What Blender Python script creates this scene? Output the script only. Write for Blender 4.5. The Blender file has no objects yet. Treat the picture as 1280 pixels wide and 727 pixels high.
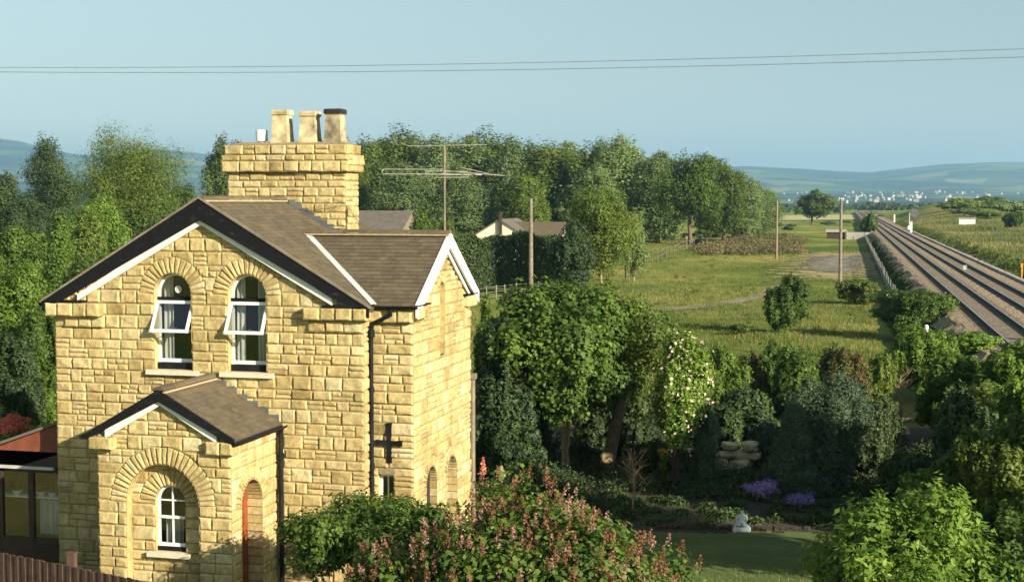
import bpy, math, random
import numpy as np
from mathutils import Vector, Matrix
rnd = random.Random(7); nr = np.random.default_rng(7)
R = math.radians
S = bpy.context.scene; COL = S.collection
# ------------------------------------------------------------------ camera, sky, sun, exposure
F_PX, YAW, PITCH, CAMZ = 1777.8, 14.5, 3.57, 7.8
cd = bpy.data.cameras.new('camera'); cam = bpy.data.objects.new('camera', cd); COL.objects.link(cam)
cd.lens = 50; cd.sensor_width = 36; cd.clip_start = 0.1; cd.clip_end = 60000
cam.location = (0, 0, CAMZ); cam.rotation_euler = (R(90 - PITCH), 0, R(YAW))
S.camera = cam
KX, KZ = 1.78, 0.81                                  # the sun stands at (+KX, -1, +KZ)
ELEV = math.atan2(KZ, math.hypot(KX, 1))
w = bpy.data.worlds.new('World'); S.world = w; w.use_nodes = True
wn = w.node_tree; bg = wn.nodes['Background']
sky = wn.nodes.new('ShaderNodeTexSky'); sky.sky_type = 'NISHITA'; sky.sun_disc = False
sky.sun_elevation = ELEV; sky.sun_rotation = math.atan2(KX, -1)
sky.air_density = 1.0; sky.dust_density = 0.5; sky.ozone_density = 1.0
hsv = wn.nodes.new('ShaderNodeHueSaturation'); hsv.inputs['Hue'].default_value = 0.482
hsv.inputs['Saturation'].default_value = 0.50; hsv.inputs['Value'].default_value = 1.05
wn.links.new(sky.outputs[0], hsv.inputs['Color']); 
tn = wn.nodes.new('ShaderNodeMix'); tn.data_type = 'RGBA'; tn.blend_type = 'MULTIPLY'; tn.inputs[0].default_value = 1; tn.inputs[7].default_value = (.90, 1.0, .98, 1)
wn.links.new(hsv.outputs[0], tn.inputs[6]); wn.links.new(tn.outputs[2], bg.inputs[0])
bg.inputs[1].default_value = 0.050
sd = bpy.data.lights.new('sun', 'SUN'); sd.energy = 5.0; sd.angle = R(0.55); sd.color = (1.0, 0.90, 0.72)
so = bpy.data.objects.new('sun', sd); COL.objects.link(so); so.location = (60, -40, 60)
so.rotation_euler = Vector((KX, -1, KZ)).to_track_quat('Z', 'Y').to_euler()
S.view_settings.view_transform = 'Standard'; S.view_settings.look = 'None'
S.view_settings.exposure = 1.14; S.view_settings.gamma = 1
S.cycles.volume_bounces = 1

# ------------------------------------------------------------------ helpers
_t, _p = R(YAW), R(PITCH)
FW = np.array([-math.sin(_t) * math.cos(_p), math.cos(_t) * math.cos(_p), -math.sin(_p)])
RT = np.array([math.cos(_t), math.sin(_t), 0]); UP = np.cross(RT, FW); CO = np.array([0, 0, CAMZ])
def ray(x, y): return FW * F_PX + RT * (x - 640) + UP * (363.5 - y)
def PZ(x, y, z=0): d = ray(x, y); return CO + d * (z - CAMZ) / d[2]
def PD(x, y, Y): d = ray(x, y); return CO + d * Y / d[1]

def empty(name, loc, label, cat, group=None, kind=None):
    o = bpy.data.objects.new(name, None); COL.objects.link(o); o.location = loc
    o.empty_display_size = 0.3
    return tag(o, label, cat, group, kind)
def tag(o, label=None, cat=None, group=None, kind=None):
    if label: o['label'] = label
    if cat: o['category'] = cat
    if group: o['group'] = group
    if kind: o['kind'] = kind
    return o
def copy_tree(o, parent=None):
    c = o.copy(); COL.objects.link(c)
    if parent: c.parent = parent
    for ch in list(o.children): copy_tree(ch, c)
    return c

class MB:
    def __init__(s): s.v = []; s.f = []; s.a = []; s.m = []
    def add(s, vs, fs, a=0.5, m=0):
        n = len(s.v); s.v.extend([tuple(map(float, q)) for q in vs])
        for f in fs: s.f.append(tuple(i + n for i in f)); s.a.append(a); s.m.append(m)
    def box(s, lo, hi, a=0.5, m=0, rz=0, c=None):
        x0, y0, z0 = lo; x1, y1, z1 = hi
        vs = [(x0,y0,z0),(x1,y0,z0),(x1,y1,z0),(x0,y1,z0),(x0,y0,z1),(x1,y0,z1),(x1,y1,z1),(x0,y1,z1)]
        if rz:
            cx, cy = c or ((x0+x1)/2, (y0+y1)/2); co, si = math.cos(rz), math.sin(rz)
            vs = [(cx+(x-cx)*co-(y-cy)*si, cy+(x-cx)*si+(y-cy)*co, z) for x, y, z in vs]
        s.add(vs, [(3,2,1,0),(4,5,6,7),(0,1,5,4),(1,2,6,5),(2,3,7,6),(3,0,4,7)], a, m)
    def beam(s, p, q, wd, ht, up=(0,0,1), a=0.5, m=0):        # rectangular bar from p to q
        p, q = Vector(p), Vector(q); d = (q-p).normalized(); up = Vector(up)
        sx = d.cross(up).normalized() * wd/2; uz = sx.normalized().cross(d).normalized() * ht/2
        vs = [e + a1*sx + a2*uz for e in (p, q) for a1, a2 in ((-1,-1),(1,-1),(1,1),(-1,1))]
        s.add(vs, [(0,1,2,3),(7,6,5,4),(0,4,5,1),(1,5,6,2),(2,6,7,3),(3,7,4,0)], a, m)
    def tube(s, pts, rad, n=8, a=0.5, m=0, cap=True):
        pts = [Vector(p) for p in pts]; k = len(pts)
        if not hasattr(rad, '__len__'): rad = [rad]*k
        base = len(s.v)
        prev = None
        for i, p in enumerate(pts):
            d = (pts[min(i+1,k-1)] - pts[max(i-1,0)]).normalized()
            ref = Vector((0,0,1)) if abs(d.z) < .9 else Vector((1,0,0))
            if prev is not None: ref = prev
            x = (ref - d*ref.dot(d)).normalized(); prev = x; y = d.cross(x)
            for j in range(n):
                t = 2*math.pi*j/n; s.v.append(tuple(p + (x*math.cos(t) + y*math.sin(t))*rad[i]))
        for i in range(k-1):
            for j in range(n):
                j2 = (j+1) % n
                s.f.append((base+i*n+j, base+i*n+j2, base+(i+1)*n+j2, base+(i+1)*n+j)); s.a.append(a); s.m.append(m)
        if cap:
            s.f.append(tuple(base+j for j in range(n))[::-1]); s.a.append(a); s.m.append(m)
            s.f.append(tuple(base+(k-1)*n+j for j in range(n))); s.a.append(a); s.m.append(m)
    def lathe(s, c, prof, n=14, a=0.5, m=0, sq=False):         # prof: (radius, z)
        base = len(s.v); k = len(prof)
        for r, z in prof:
            for j in range(n):
                t = 2*math.pi*(j+.5)/n
                q = 1/max(abs(math.cos(t)), abs(math.sin(t))) if sq else 1
                q = min(q, 1.3); s.v.append((c[0]+r*q*math.cos(t), c[1]+r*q*math.sin(t), c[2]+z))
        for i in range(k-1):
            for j in range(n):
                j2 = (j+1) % n
                s.f.append((base+i*n+j, base+i*n+j2, base+(i+1)*n+j2, base+(i+1)*n+j)); s.a.append(a); s.m.append(m)
    def build(s, name, mats, parent=None, loc=None, smooth=False):
        if not isinstance(mats, (list, tuple)): mats = [mats]
        me = bpy.data.meshes.new(name); me.from_pydata(s.v, [], s.f)
        for mt in mats: me.materials.append(mt)
        if len(mats) > 1: me.polygons.foreach_set('material_index', s.m)
        at = me.attributes.new('var', 'FLOAT', 'FACE'); at.data.foreach_set('value', s.a)
        if smooth: me.polygons.foreach_set('use_smooth', [True]*len(s.f))
        o = bpy.data.objects.new(name, me); COL.objects.link(o)
        if parent: attach(o, parent)
        return o
def world_loc(o):
    l = Vector(o.location)
    while o.parent: o = o.parent; l += Vector(o.location)
    return l
def attach(o, parent):                # the mesh was written in world coordinates: shift it back by the parent's place
    o.parent = parent; l = world_loc(parent); o.location = -l

def np_mesh(name, verts, quads, var, mat, parent=None, tri=False):
    me = bpy.data.meshes.new(name); nv = len(verts); nf = len(quads); k = quads.shape[1]
    me.vertices.add(nv); me.vertices.foreach_set('co', verts.astype(np.float32).ravel())
    me.loops.add(nf*k); me.loops.foreach_set('vertex_index', quads.astype(np.int32).ravel())
    me.polygons.add(nf); me.polygons.foreach_set('loop_start', np.arange(0, nf*k, k, dtype=np.int32))
    me.update(calc_edges=True)
    at = me.attributes.new('var', 'FLOAT', 'FACE'); at.data.foreach_set('value', var.astype(np.float32))
    me.materials.append(mat)
    o = bpy.data.objects.new(name, me); COL.objects.link(o)
    if parent: attach(o, parent)
    return o

# ------------------------------------------------------------------ materials
def nodes(name):
    m = bpy.data.materials.new(name); m.use_nodes = True; nt = m.node_tree
    return m, nt, nt.nodes['Principled BSDF'], nt.nodes['Material Output']
def ramp(nt, fac, cols):
    r = nt.nodes.new('ShaderNodeValToRGB'); e = r.color_ramp.elements
    while len(e) < len(cols): e.new(.5)
    for i, (p, c) in enumerate(cols): e[i].position = p; e[i].color = (*c, 1)
    nt.links.new(fac, r.inputs[0]); return r.outputs[0]
def noise(nt, scale, detail=4, rough=.55, vec=None, stretch=None):
    n = nt.nodes.new('ShaderNodeTexNoise'); n.inputs['Scale'].default_value = scale
    n.inputs['Detail'].default_value = detail; n.inputs['Roughness'].default_value = rough
    g = nt.nodes.new('ShaderNodeNewGeometry')
    src = g.outputs['Position']
    if stretch:
        mp = nt.nodes.new('ShaderNodeMapping'); mp.inputs['Scale'].default_value = stretch
        nt.links.new(src, mp.inputs[0]); src = mp.outputs[0]
    nt.links.new(src, n.inputs['Vector']); return n.outputs['Fac']
def mix(nt, f, a, b, mode='MIX'):
    m = nt.nodes.new('ShaderNodeMix'); m.data_type = 'RGBA'; m.blend_type = mode
    for s, v in ((m.inputs[0], f), (m.inputs[6], a), (m.inputs[7], b)):
        if isinstance(v, (int, float)): s.default_value = v
        elif isinstance(v, tuple): s.default_value = (*v, 1)
        else: nt.links.new(v, s)
    return m.outputs[2]
def bump(nt, b, h, st=.5, dist=.02):
    n = nt.nodes.new('ShaderNodeBump'); n.inputs['Strength'].default_value = st; n.inputs['Distance'].default_value = dist
    nt.links.new(h, n.inputs['Height']); nt.links.new(n.outputs[0], b.inputs['Normal'])
def attr(nt, name='var'):
    a = nt.nodes.new('ShaderNodeAttribute'); a.attribute_name = name; return a.outputs['Fac']
def plain(name, c, rough=.7, var=.25, scale=6, metal=0, bumpy=0, spec=.4):
    m, nt, b, o = nodes(name)
    n = noise(nt, scale, 5)
    lo = tuple(x*(1-var) for x in c); hi = tuple(min(1, x*(1+var)) for x in c)
    nt.links.new(ramp(nt, n, [(.3, lo), (.7, hi)]), b.inputs['Base Color'])
    b.inputs['Roughness'].default_value = rough; b.inputs['Metallic'].default_value = metal
    b.inputs['Specular IOR Level'].default_value = spec
    if bumpy: bump(nt, b, noise(nt, scale*4, 4), bumpy, .02)
    return m
def stone_mat(name, ds=1.0):
    m, nt, b, o = nodes(name)
    c = ramp(nt, attr(nt), [(0, (.41*ds,.305*ds,.13*ds)), (.35, (.55*ds,.43*ds,.19*ds)), (.7, (.61*ds,.49*ds,.245*ds)), (1, (.68*ds,.58*ds,.34*ds))])
    n1 = noise(nt, 9, 6, .65); n2 = noise(nt, .9, 3)
    c = mix(nt, .55, c, ramp(nt, n1, [(.3, (.42,.36,.28)), (.6, (1,1,1))]), 'MULTIPLY')
    c = mix(nt, .5, c, ramp(nt, n2, [(.35, (.68,.66,.60)), (.6, (1,1,1))]), 'MULTIPLY')
    c = mix(nt, .5, c, ramp(nt, noise(nt, 2.6, 7, .75, stretch=(1, 1, .25)), [(.36, (.45,.42,.38)), (.50, (1,1,1))]), 'MULTIPLY')
    nt.links.new(c, b.inputs['Base Color']); b.inputs['Roughness'].default_value = .9
    b.inputs['Specular IOR Level'].default_value = .15
    bump(nt, b, noise(nt, 28, 5, .7), .7, .02); return m
def leaf_mat(name, cols, trans=.34, rough=.55, orand=.25):
    m, nt, b, o = nodes(name)
    k = len(cols); c = ramp(nt, attr(nt), [(i/(k-1) if k > 1 else 0, q) for i, q in enumerate(cols)])
    oi = nt.nodes.new('ShaderNodeObjectInfo')
    c = mix(nt, 1.0, c, ramp(nt, oi.outputs['Random'], [(0, (1-orand,)*3), (1, (1+orand*.6, 1+orand*.4, 1.0))]), 'MULTIPLY')
    nt.links.new(c, b.inputs['Base Color']); b.inputs['Roughness'].default_value = rough
    b.inputs['Specular IOR Level'].default_value = .25
    t = nt.nodes.new('ShaderNodeBsdfTranslucent'); nt.links.new(mix(nt, 1.0, c, (1.3, 1.35, .7), 'MULTIPLY'), t.inputs[0])
    ms = nt.nodes.new('ShaderNodeMixShader'); ms.inputs[0].default_value = trans
    nt.links.new(b.outputs[0], ms.inputs[1]); nt.links.new(t.outputs[0], ms.inputs[2])
    nt.links.new(ms.outputs[0], o.inputs['Surface']); return m
M = {}
M['stone'] = stone_mat('golden_stone'); 
M['mortar'] = plain('mortar', (.27,.21,.115), .95, .25, 12, bumpy=.4)
M['cream'] = plain('cream_paint', (.80,.78,.70), .5, .06, 5)
M['sill'] = plain('sill_stone', (.62,.55,.40), .8, .12, 7, bumpy=.2)
M['black'] = plain('black_paint', (.012,.012,.013), .6, .5, 4, spec=.12)
def barge_mat():
    m, nt, b, o = nodes('worn_black_paint')
    n = noise(nt, 5, 7, .7, stretch=(1, 1, 2.2))
    c = ramp(nt, n, [(.56, (.010,.010,.012)), (.68, (.03,.03,.034)), (.80, (.12,.12,.11))])
    nt.links.new(c, b.inputs['Base Color']); b.inputs['Roughness'].default_value = .6; b.inputs['Specular IOR Level'].default_value = .12; return m
M['barge'] = barge_mat()
M['lead'] = plain('pale_lead', (.48,.48,.46), .5, .15, 4)
M['darklead'] = plain('dark_lead', (.12,.12,.12), .6, .3, 4)
def tile_mat():
    m, nt, b, o = nodes('roof_tile')
    c = ramp(nt, attr(nt), [(0, (.105,.083,.055)), (.5, (.125,.101,.067)), (1, (.15,.122,.08))])
    n = noise(nt, 1.7, 5, .6)
    c = mix(nt, ramp(nt, n, [(.5, (0,0,0)), (.7, (.5,.5,.5))]), c, (.20,.15,.07))
    c = mix(nt, .5, c, ramp(nt, noise(nt, 14, 4), [(.3, (.6,.6,.6)), (.7, (1.1,1.1,1.1))]), 'MULTIPLY')
    nt.links.new(c, b.inputs['Base Color']); b.inputs['Roughness'].default_value = .85
    b.inputs['Specular IOR Level'].default_value = .2
    bump(nt, b, noise(nt, 60, 3), .5, .01); return m
M['tile'] = tile_mat()
M['ridge_mortar'] = plain('ridge_mortar', (.38,.29,.17), .9, .2, 10)
M['clay'] = plain('buff_clay', (.46,.38,.22), .85, .6, 3.6, bumpy=.3)
M['clay_dirty'] = plain('sooty_clay', (.30,.25,.16), .9, .75, 3.5, bumpy=.3)
M['soot'] = plain('soot', (.02,.018,.015), .95)
def glass_mat():
    m, nt, b, o = nodes('window_glass')
    t = nt.nodes.new('ShaderNodeBsdfTransparent'); t.inputs[0].default_value = (.75,.8,.82,1)
    g = nt.nodes.new('ShaderNodeBsdfGlossy'); g.inputs['Roughness'].default_value = .03; g.inputs[0].default_value = (.9,.9,.9,1)
    lw = nt.nodes.new('ShaderNodeLayerWeight'); lw.inputs[0].default_value = .3; fr = nt.nodes.new('ShaderNodeMapRange'); fr.inputs[3].default_value = .07; fr.inputs[4].default_value = .9; nt.links.new(lw.outputs['Facing'], fr.inputs[0])
    ms = nt.nodes.new('ShaderNodeMixShader'); nt.links.new(fr.outputs[0], ms.inputs[0])
    nt.links.new(t.outputs[0], ms.inputs[1]); nt.links.new(g.outputs[0], ms.inputs[2])
    nt.links.new(ms.outputs[0], o.inputs['Surface']); return m
M['glass'] = glass_mat()
M['curtain'] = plain('curtain', (.62,.60,.52), .9, .15, 3)
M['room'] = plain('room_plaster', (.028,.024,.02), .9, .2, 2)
M['white'] = plain('white_paint', (.78,.78,.74), .5, .06, 5)
M['door'] = plain('varnished_door', (.24,.065,.02), .4, .25, 6)
M['wood_red'] = plain('redbrown_wood', (.20,.058,.032), .65, .25, 4)
M['wood_dark'] = plain('dark_wood', (.055,.030,.022), .7, .3, 5)
M['fence_wood'] = plain('fence_wood', (.10,.055,.040), .8, .4, 7, bumpy=.3)
M['grey_wood'] = plain('grey_wood', (.20,.165,.115), .85, .3, 4, bumpy=.3)
M['concrete'] = plain('concrete', (.36,.34,.29), .9, .15, 5, bumpy=.2)
M['metal'] = plain('aluminium', (.62,.60,.52), .4, .15, 6, metal=.6)
M['rust'] = plain('rail_rust', (.045,.035,.03), .7, .3, 3)
M['railtop'] = plain('rail_top', (.55,.56,.56), .3, .1, 3, metal=.8)
M['sleeper'] = plain('sleeper', (.17,.14,.105), .9, .3, 4)
M['bark'] = plain('bark', (.13,.095,.06), .95, .4, 6, bumpy=.6)
M['bark_dark'] = plain('bark_dark', (.055,.04,.028), .95, .4, 6, bumpy=.6)
M['bark_pale'] = plain('bark_pale', (.28,.20,.11), .95, .3, 6, bumpy=.4)
M['aerial'] = plain('dull_aerial', (.30,.29,.24), .6, .2, 6)
M['wire'] = plain('wire_grey', (.16,.20,.22), .7)
M['post_concrete'] = plain('post_concrete', (.20,.185,.15), .9)
M['roof_grey'] = plain('grey_roof', (.13,.11,.09), .9, .2, 1.5)
M['render_cream'] = plain('cream_render', (.70,.62,.46), .9, .08, 2)
M['rock'] = plain('buff_rock', (.64,.53,.33), .9, .3, 4, bumpy=.5)
M['statue'] = plain('pale_statue_stone', (.50,.55,.55), .8, .15, 12, bumpy=.2)
M['terracotta'] = plain('terracotta', (.40,.15,.07), .8)
M['roof_town'] = plain('town_roof', (.20,.12,.09), .9, .2, .01)
M['wall_town'] = plain('town_wall', (.40,.37,.33), .9, .1, .01)
M['soil'] = plain('soil', (.045,.034,.025), .95, .4, 5, bumpy=.6)
M['orange'] = plain('orange_paint', (.75,.30,.03), .5)
L = {}
L['olive'] = leaf_mat('leaf_olive', [(0.066,0.108,0.024), (0.128,0.188,0.038), (0.213,0.266,0.055)])
L['green'] = leaf_mat('leaf_green', [(0.048,0.091,0.020), (0.093,0.158,0.029), (0.170,0.248,0.046)])
L['bright'] = leaf_mat('leaf_bright', [(0.073,0.134,0.019), (0.136,0.238,0.036), (0.255,0.349,0.062)])
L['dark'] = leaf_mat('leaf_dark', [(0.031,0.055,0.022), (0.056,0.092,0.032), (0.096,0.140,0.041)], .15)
L['blue'] = leaf_mat('leaf_bluegreen', [(0.041,0.074,0.041), (0.073,0.115,0.063), (0.123,0.170,0.087)], .12)
L['willow'] = leaf_mat('leaf_willow', [(0.104,0.161,0.058), (0.170,0.239,0.086), (0.257,0.329,0.125)])
L['brown'] = leaf_mat('leaf_brownish', [(0.111,0.111,0.046), (0.205,0.177,0.083), (0.297,0.232,0.131)])
L['red'] = leaf_mat('leaf_reddish', [(0.168,0.065,0.033), (0.092,0.131,0.037), (0.131,0.186,0.046)])
L['lilac_head'] = leaf_mat('faded_lilac_head', [(.22,.105,.055), (.31,.16,.095), (.46,.30,.25)], .2)
L['white_fl'] = leaf_mat('white_blossom', [(.55,.50,.33), (.70,.66,.50)], .2)
L['red_fl'] = leaf_mat('red_blossom', [(.70,.12,.08), (.85,.30,.20)], .2)
L['purple_fl'] = leaf_mat('purple_blossom', [(.30,.22,.62), (.46,.36,.85)], .2)
L['pink_fl'] = leaf_mat('pink_blossom', [(.60,.22,.20), (.75,.40,.30)], .2)
L['yellow_fl'] = leaf_mat('yellow_blossom', [(.60,.38,.04), (.75,.55,.08)], .2)
L['grass'] = leaf_mat('grass_blade', [(0.080,0.120,0.025), (0.160,0.188,0.043), (0.308,0.279,0.097)], .3)
L['grass_dry'] = leaf_mat('grass_dry', [(.10,.13,.04), (.19,.20,.075), (.33,.29,.14)], .3)

# ------------------------------------------------------------------ ground, hills
def ground_mat():
    m, nt, b, o = nodes('field_grass')
    n1 = noise(nt, .035, 5, .6); n2 = noise(nt, .35, 6, .7, stretch=(1, .6, 1)); n3 = noise(nt, 5, 4, .7)
    c = ramp(nt, n1, [(.36, (.11,.17,.028)), (.48, (.20,.24,.045)), (.58, (.34,.31,.09))])
    c = mix(nt, ramp(nt, n2, [(.48, (0,0,0)), (.66, (.75,.75,.75))]), c, (.085,.125,.026))
    c = mix(nt, .6, c, ramp(nt, n3, [(.3, (.55,.55,.5)), (.7, (1.15,1.15,1.05))]), 'MULTIPLY')
    nt.links.new(c, b.inputs['Base Color']); b.inputs['Roughness'].default_value = .95
    b.inputs['Specular IOR Level'].default_value = .1
    bump(nt, b, noise(nt, 2.2, 8, .75), 1, .25); return m
M['ground'] = ground_mat()
def lawn_mat():
    m, nt, b, o = nodes('mown_lawn')
    c = ramp(nt, noise(nt, .9, 5, .6, stretch=(.5, 1.5, 1)), [(.35, (.085,.14,.030)), (.7, (.16,.20,.050))])
    c = mix(nt, .5, c, ramp(nt, noise(nt, 25, 3), [(.3, (.6,.6,.6)), (.7, (1.1,1.1,1.1))]), 'MULTIPLY')
    nt.links.new(c, b.inputs['Base Color']); b.inputs['Roughness'].default_value = .95
    bump(nt, b, noise(nt, 30, 4, .8), 1, .06); return m
def hill_mat():
    m, nt, b, o = nodes('hill_patchwork')
    v = nt.nodes.new('ShaderNodeTexVoronoi'); v.inputs['Scale'].default_value = .0042
    g = nt.nodes.new('ShaderNodeNewGeometry'); mp = nt.nodes.new('ShaderNodeMapping'); mp.inputs['Scale'].default_value = (1, .6, 2.5)
    nt.links.new(g.outputs['Position'], mp.inputs[0]); nt.links.new(mp.outputs[0], v.inputs['Vector'])
    sep = nt.nodes.new('ShaderNodeSeparateColor'); nt.links.new(v.outputs['Color'], sep.inputs[0])
    c = ramp(nt, sep.outputs[0], [(0, (.035,.065,.025)), (.45, (.06,.11,.03)), (.7, (.12,.17,.05)), (1, (.24,.24,.10))])
    c = mix(nt, ramp(nt, noise(nt, .0022, 6, .65, stretch=(1, 1, 3)), [(.46, (0,0,0)), (.56, (1,1,1))]), c, (.022,.045,.020))
    nt.links.new(c, b.inputs['Base Color']); b.inputs['Roughness'].default_value = 1
    b.inputs['Specular IOR Level'].default_value = 0; return m
M['hill'] = hill_mat()

RD = R(1.27); RC, RS = math.cos(RD), math.sin(RD)          # the railway bears slightly left of the house axis
def rw(x, y): return (x*RC-y*RS, x*RS+y*RC)
def xr(X, Y): return X*RC+Y*RS
EMB = 1.25
def undul(x, y):
    a = np.clip((y-60)/60, 0, 1) * np.clip((-xr(x, y)-1.5)/6, 0, 1) * np.clip((900-y)/300, 0, 1)
    return a * (.16*np.sin(x*.11+y*.05) + .12*np.sin(x*.31-y*.13+2) + .10*np.sin(y*.21+x*.04))
def grid_sheet(name, xs, ys, fz, mat):
    X, Y = np.meshgrid(xs, ys); Z = fz(X, Y); nx = len(xs)
    v = np.stack([X.ravel(), Y.ravel(), Z.ravel()], 1)
    i = (np.arange(len(ys)-1)[:,None]*nx + np.arange(nx-1)[None,:]).ravel()
    q = np.stack([i, i+1, i+nx+1, i+nx], 1)
    o = np_mesh(name, v, q, np.zeros(len(q)), mat)
    o.data.polygons.foreach_set('use_smooth', np.ones(len(q), bool)); return o
xs = np.unique(np.concatenate([np.linspace(-13000, -400, 12), np.linspace(-400, -60, 40), np.linspace(-60, 40, 130), np.linspace(40, 400, 30), np.linspace(400, 8000, 12)]))
ys = np.unique(np.concatenate([np.linspace(-1500, 0, 4), np.linspace(0, 20, 8), np.linspace(20, 300, 260), np.linspace(300, 1000, 90), np.linspace(1000, 14500, 30)]))
def gz(X, Y):
    z = undul(X, Y)
    # raised meadow right of the line and the scrub bank beyond it
    xl = xr(X, Y); z = z + (EMB*np.clip((xl-3.9)/1.2, 0, 1) + .8*np.clip((xl-14.2)/2.0, 0, 1))*np.clip((Y-15)/10, 0, 1)*np.clip((1600-Y)/500, 0, 1)
    b = np.exp(-((Y-520)/130)**2)*np.clip((xl-17)/14, 0, 1)*np.clip((500-X)/200, 0, 1)
    z = z + b*(4.6 + .8*np.sin(X*.07+1) + .6*np.sin(X*.19)+.5*np.sin(Y*.05))
    return z
def ground_z(x, y): return float(gz(np.array([x], float), np.array([y], float))[0])
tag(grid_sheet('ground', xs, ys, gz, M['ground']), kind='structure')

# hills: one range of terrain, its crest height set by bearing
PX_ = [-900,-300,-60,0,30,60,100,150,200,250,300,420,600,800,930,965,1000,1050,1085,1120,1180,1240,1300,1500,2200]
PYy = [200,184,180,181,185,193,201,200,195,199,212,222,226,222,214,216,217,221,223,219,213,210,209,204,215]
def hill_z(X, Y):
    dpt = -X*math.sin(_t) + Y*math.cos(_t); lat = X*math.cos(_t) + Y*math.sin(_t)
    px = 640 + F_PX*lat/np.maximum(dpt, 1)
    H = (252.5 - np.interp(px, PX_, PYy))*10500/F_PX
    t = np.clip((dpt-5600)/4900, 0, 1); prof = t*t*(3-2*t)
    prof = np.where(dpt > 10500, 1-.5*np.clip((dpt-10500)/5000, 0, 1), prof)
    wob = 14*np.sin(X*.0021+Y*.0013)+9*np.sin(X*.0047-Y*.003)+5*np.sin(X*.011+Y*.004)
    return (H + .15*wob)*prof + wob*prof*(1-prof)*2.2 + np.clip((dpt-3000)/2600, 0, 1)*42 + .05 - 3*np.clip((3000-dpt)/200, 0, 1)
hs = []
u = np.linspace(-.52, .52, 260); d = np.concatenate([np.linspace(2900, 5600, 16), np.linspace(5650, 12500, 80)])
UU, DD = np.meshgrid(u, d); XX = -DD*math.sin(_t) + UU*DD*math.cos(_t); YY = DD*math.cos(_t) + UU*DD*math.sin(_t)
nx = len(u); i = (np.arange(len(d)-1)[:,None]*nx + np.arange(nx-1)[None,:]).ravel()
o = np_mesh('hills', np.stack([XX.ravel(), YY.ravel(), hill_z(XX, YY).ravel()], 1), np.stack([i, i+1, i+nx+1, i+nx], 1), np.zeros(len(i)), M['hill'])
o.data.polygons.foreach_set('use_smooth', np.ones(len(i), bool)); tag(o, kind='structure')

def inside(poly, x, y):
    c = False; n = len(poly)
    for i in range(n):
        (x0, y0), (x1, y1) = poly[i][:2], poly[i-1][:2]
        if (y0 > y) != (y1 > y) and x < (x1-x0)*(y-y0)/(y1-y0)+x0: c = not c
    return c
def sheet(name, pts, z, mat, cell=.6, jit=.5):       # ground patch following the ground, with a ragged edge
    mb = MB(); x0, x1 = min(p[0] for p in pts), max(p[0] for p in pts); y0, y1 = min(p[1] for p in pts), max(p[1] for p in pts)
    nx, ny = int((x1-x0)/cell)+2, int((y1-y0)/cell)+2; V = []; F = []
    for j in range(ny):
        for i in range(nx):
            x, y = x0+i*cell, y0+j*cell
            xx, yy = x+.3*cell*math.sin(y*3+i), y+.3*cell*math.sin(x*3+j); V.append((xx, yy, ground_z(xx, yy)+z))
    for j in range(ny-1):
        for i in range(nx-1):
            x, y = x0+(i+.5)*cell, y0+(j+.5)*cell
            if inside(pts, x+jit*math.sin(y*1.3)+jit*.5*math.sin(y*3.1), y+jit*math.sin(x*1.1+1)+jit*.5*math.sin(x*2.7)): F.append((j*nx+i, j*nx+i+1, (j+1)*nx+i+1, (j+1)*nx+i))
    mb.add(V, F); return mb.build(name, mat)
def strip(name, pts, wd, z, mat):
    mb = MB(); P = []
    pts = [Vector((p[0], p[1], 0)) for p in pts]; Q = []
    for i in range(len(pts)-1):
        for j in range(14): Q.append(pts[i].lerp(pts[i+1], j/14))
    Q.append(pts[-1])
    for i, p in enumerate(Q):
        d = (Q[min(i+1, len(Q)-1)]-Q[max(i-1, 0)]).normalized(); s = Vector((-d.y, d.x, 0))*wd/2
        for sg in (1, 0, -1):
            q = p + s*sg*rnd.uniform(.8, 1.2); P.append((q.x, q.y, ground_z(q.x, q.y)+z))
    f = []
    for i in range(len(Q)-1):
        for k in (0, 1): f.append((i*3+k, i*3+3+k, i*3+4+k, i*3+1+k))
    mb.add(P, f); return mb.build(name, mat)
M['lawn'] = lawn_mat()
LAWN = [PZ(x, y)[:2] for x, y in ((805, 664), (905, 668), (1010, 666), (1060, 690), (1060, 800), (700, 800), (640, 640))]
tag(sheet('lawn', LAWN, .03, M['lawn'], .15, .12), kind='structure')
M['hardstand'] = plain('worn_tarmac', (.20,.17,.135), .95, .45, .5, bumpy=.3)
M['patch_dirt'] = plain('bare_dirt', (.30,.24,.10), .95, .3, .5, bumpy=.3)
tag(sheet('dirt', [PZ(x, y)[:2] for x, y in ((985, 345), (1000, 316), (1100, 316), (1096, 345), (1050, 352))], .06, M['patch_dirt'], .6, 2.6), kind='structure')
tag(sheet('hardstanding', [PZ(x, y)[:2] for x, y in ((1012, 338), (1016, 321), (1076, 320), (1074, 339), (1048, 342))], .10, M['hardstand'], .6, 1.8), kind='structure')
M['path'] = plain('trodden_path', (.22,.18,.12), .95, .2, 1, bumpy=.3)
tag(strip('path', [PZ(x, y)[:2] for x, y in ((800, 391), (850, 386), (905, 377), (955, 368), (1004, 345))], 1.6, .05, M['path']), kind='structure')
M['barley'] = plain('pale_field', (.40,.38,.17), .95, .15, .02)
def zsheet(name, px, z, mat):
    mb = MB(); mb.add([(*PZ(x, y)[:2], z) for x, y in px], [tuple(range(len(px)))]); return tag(mb.build(name, mat), kind='structure')
zsheet('pale_field', [(925, 277), (1095, 275.5), (1095, 269), (925, 270.5)], .45, M['barley'])

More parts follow.
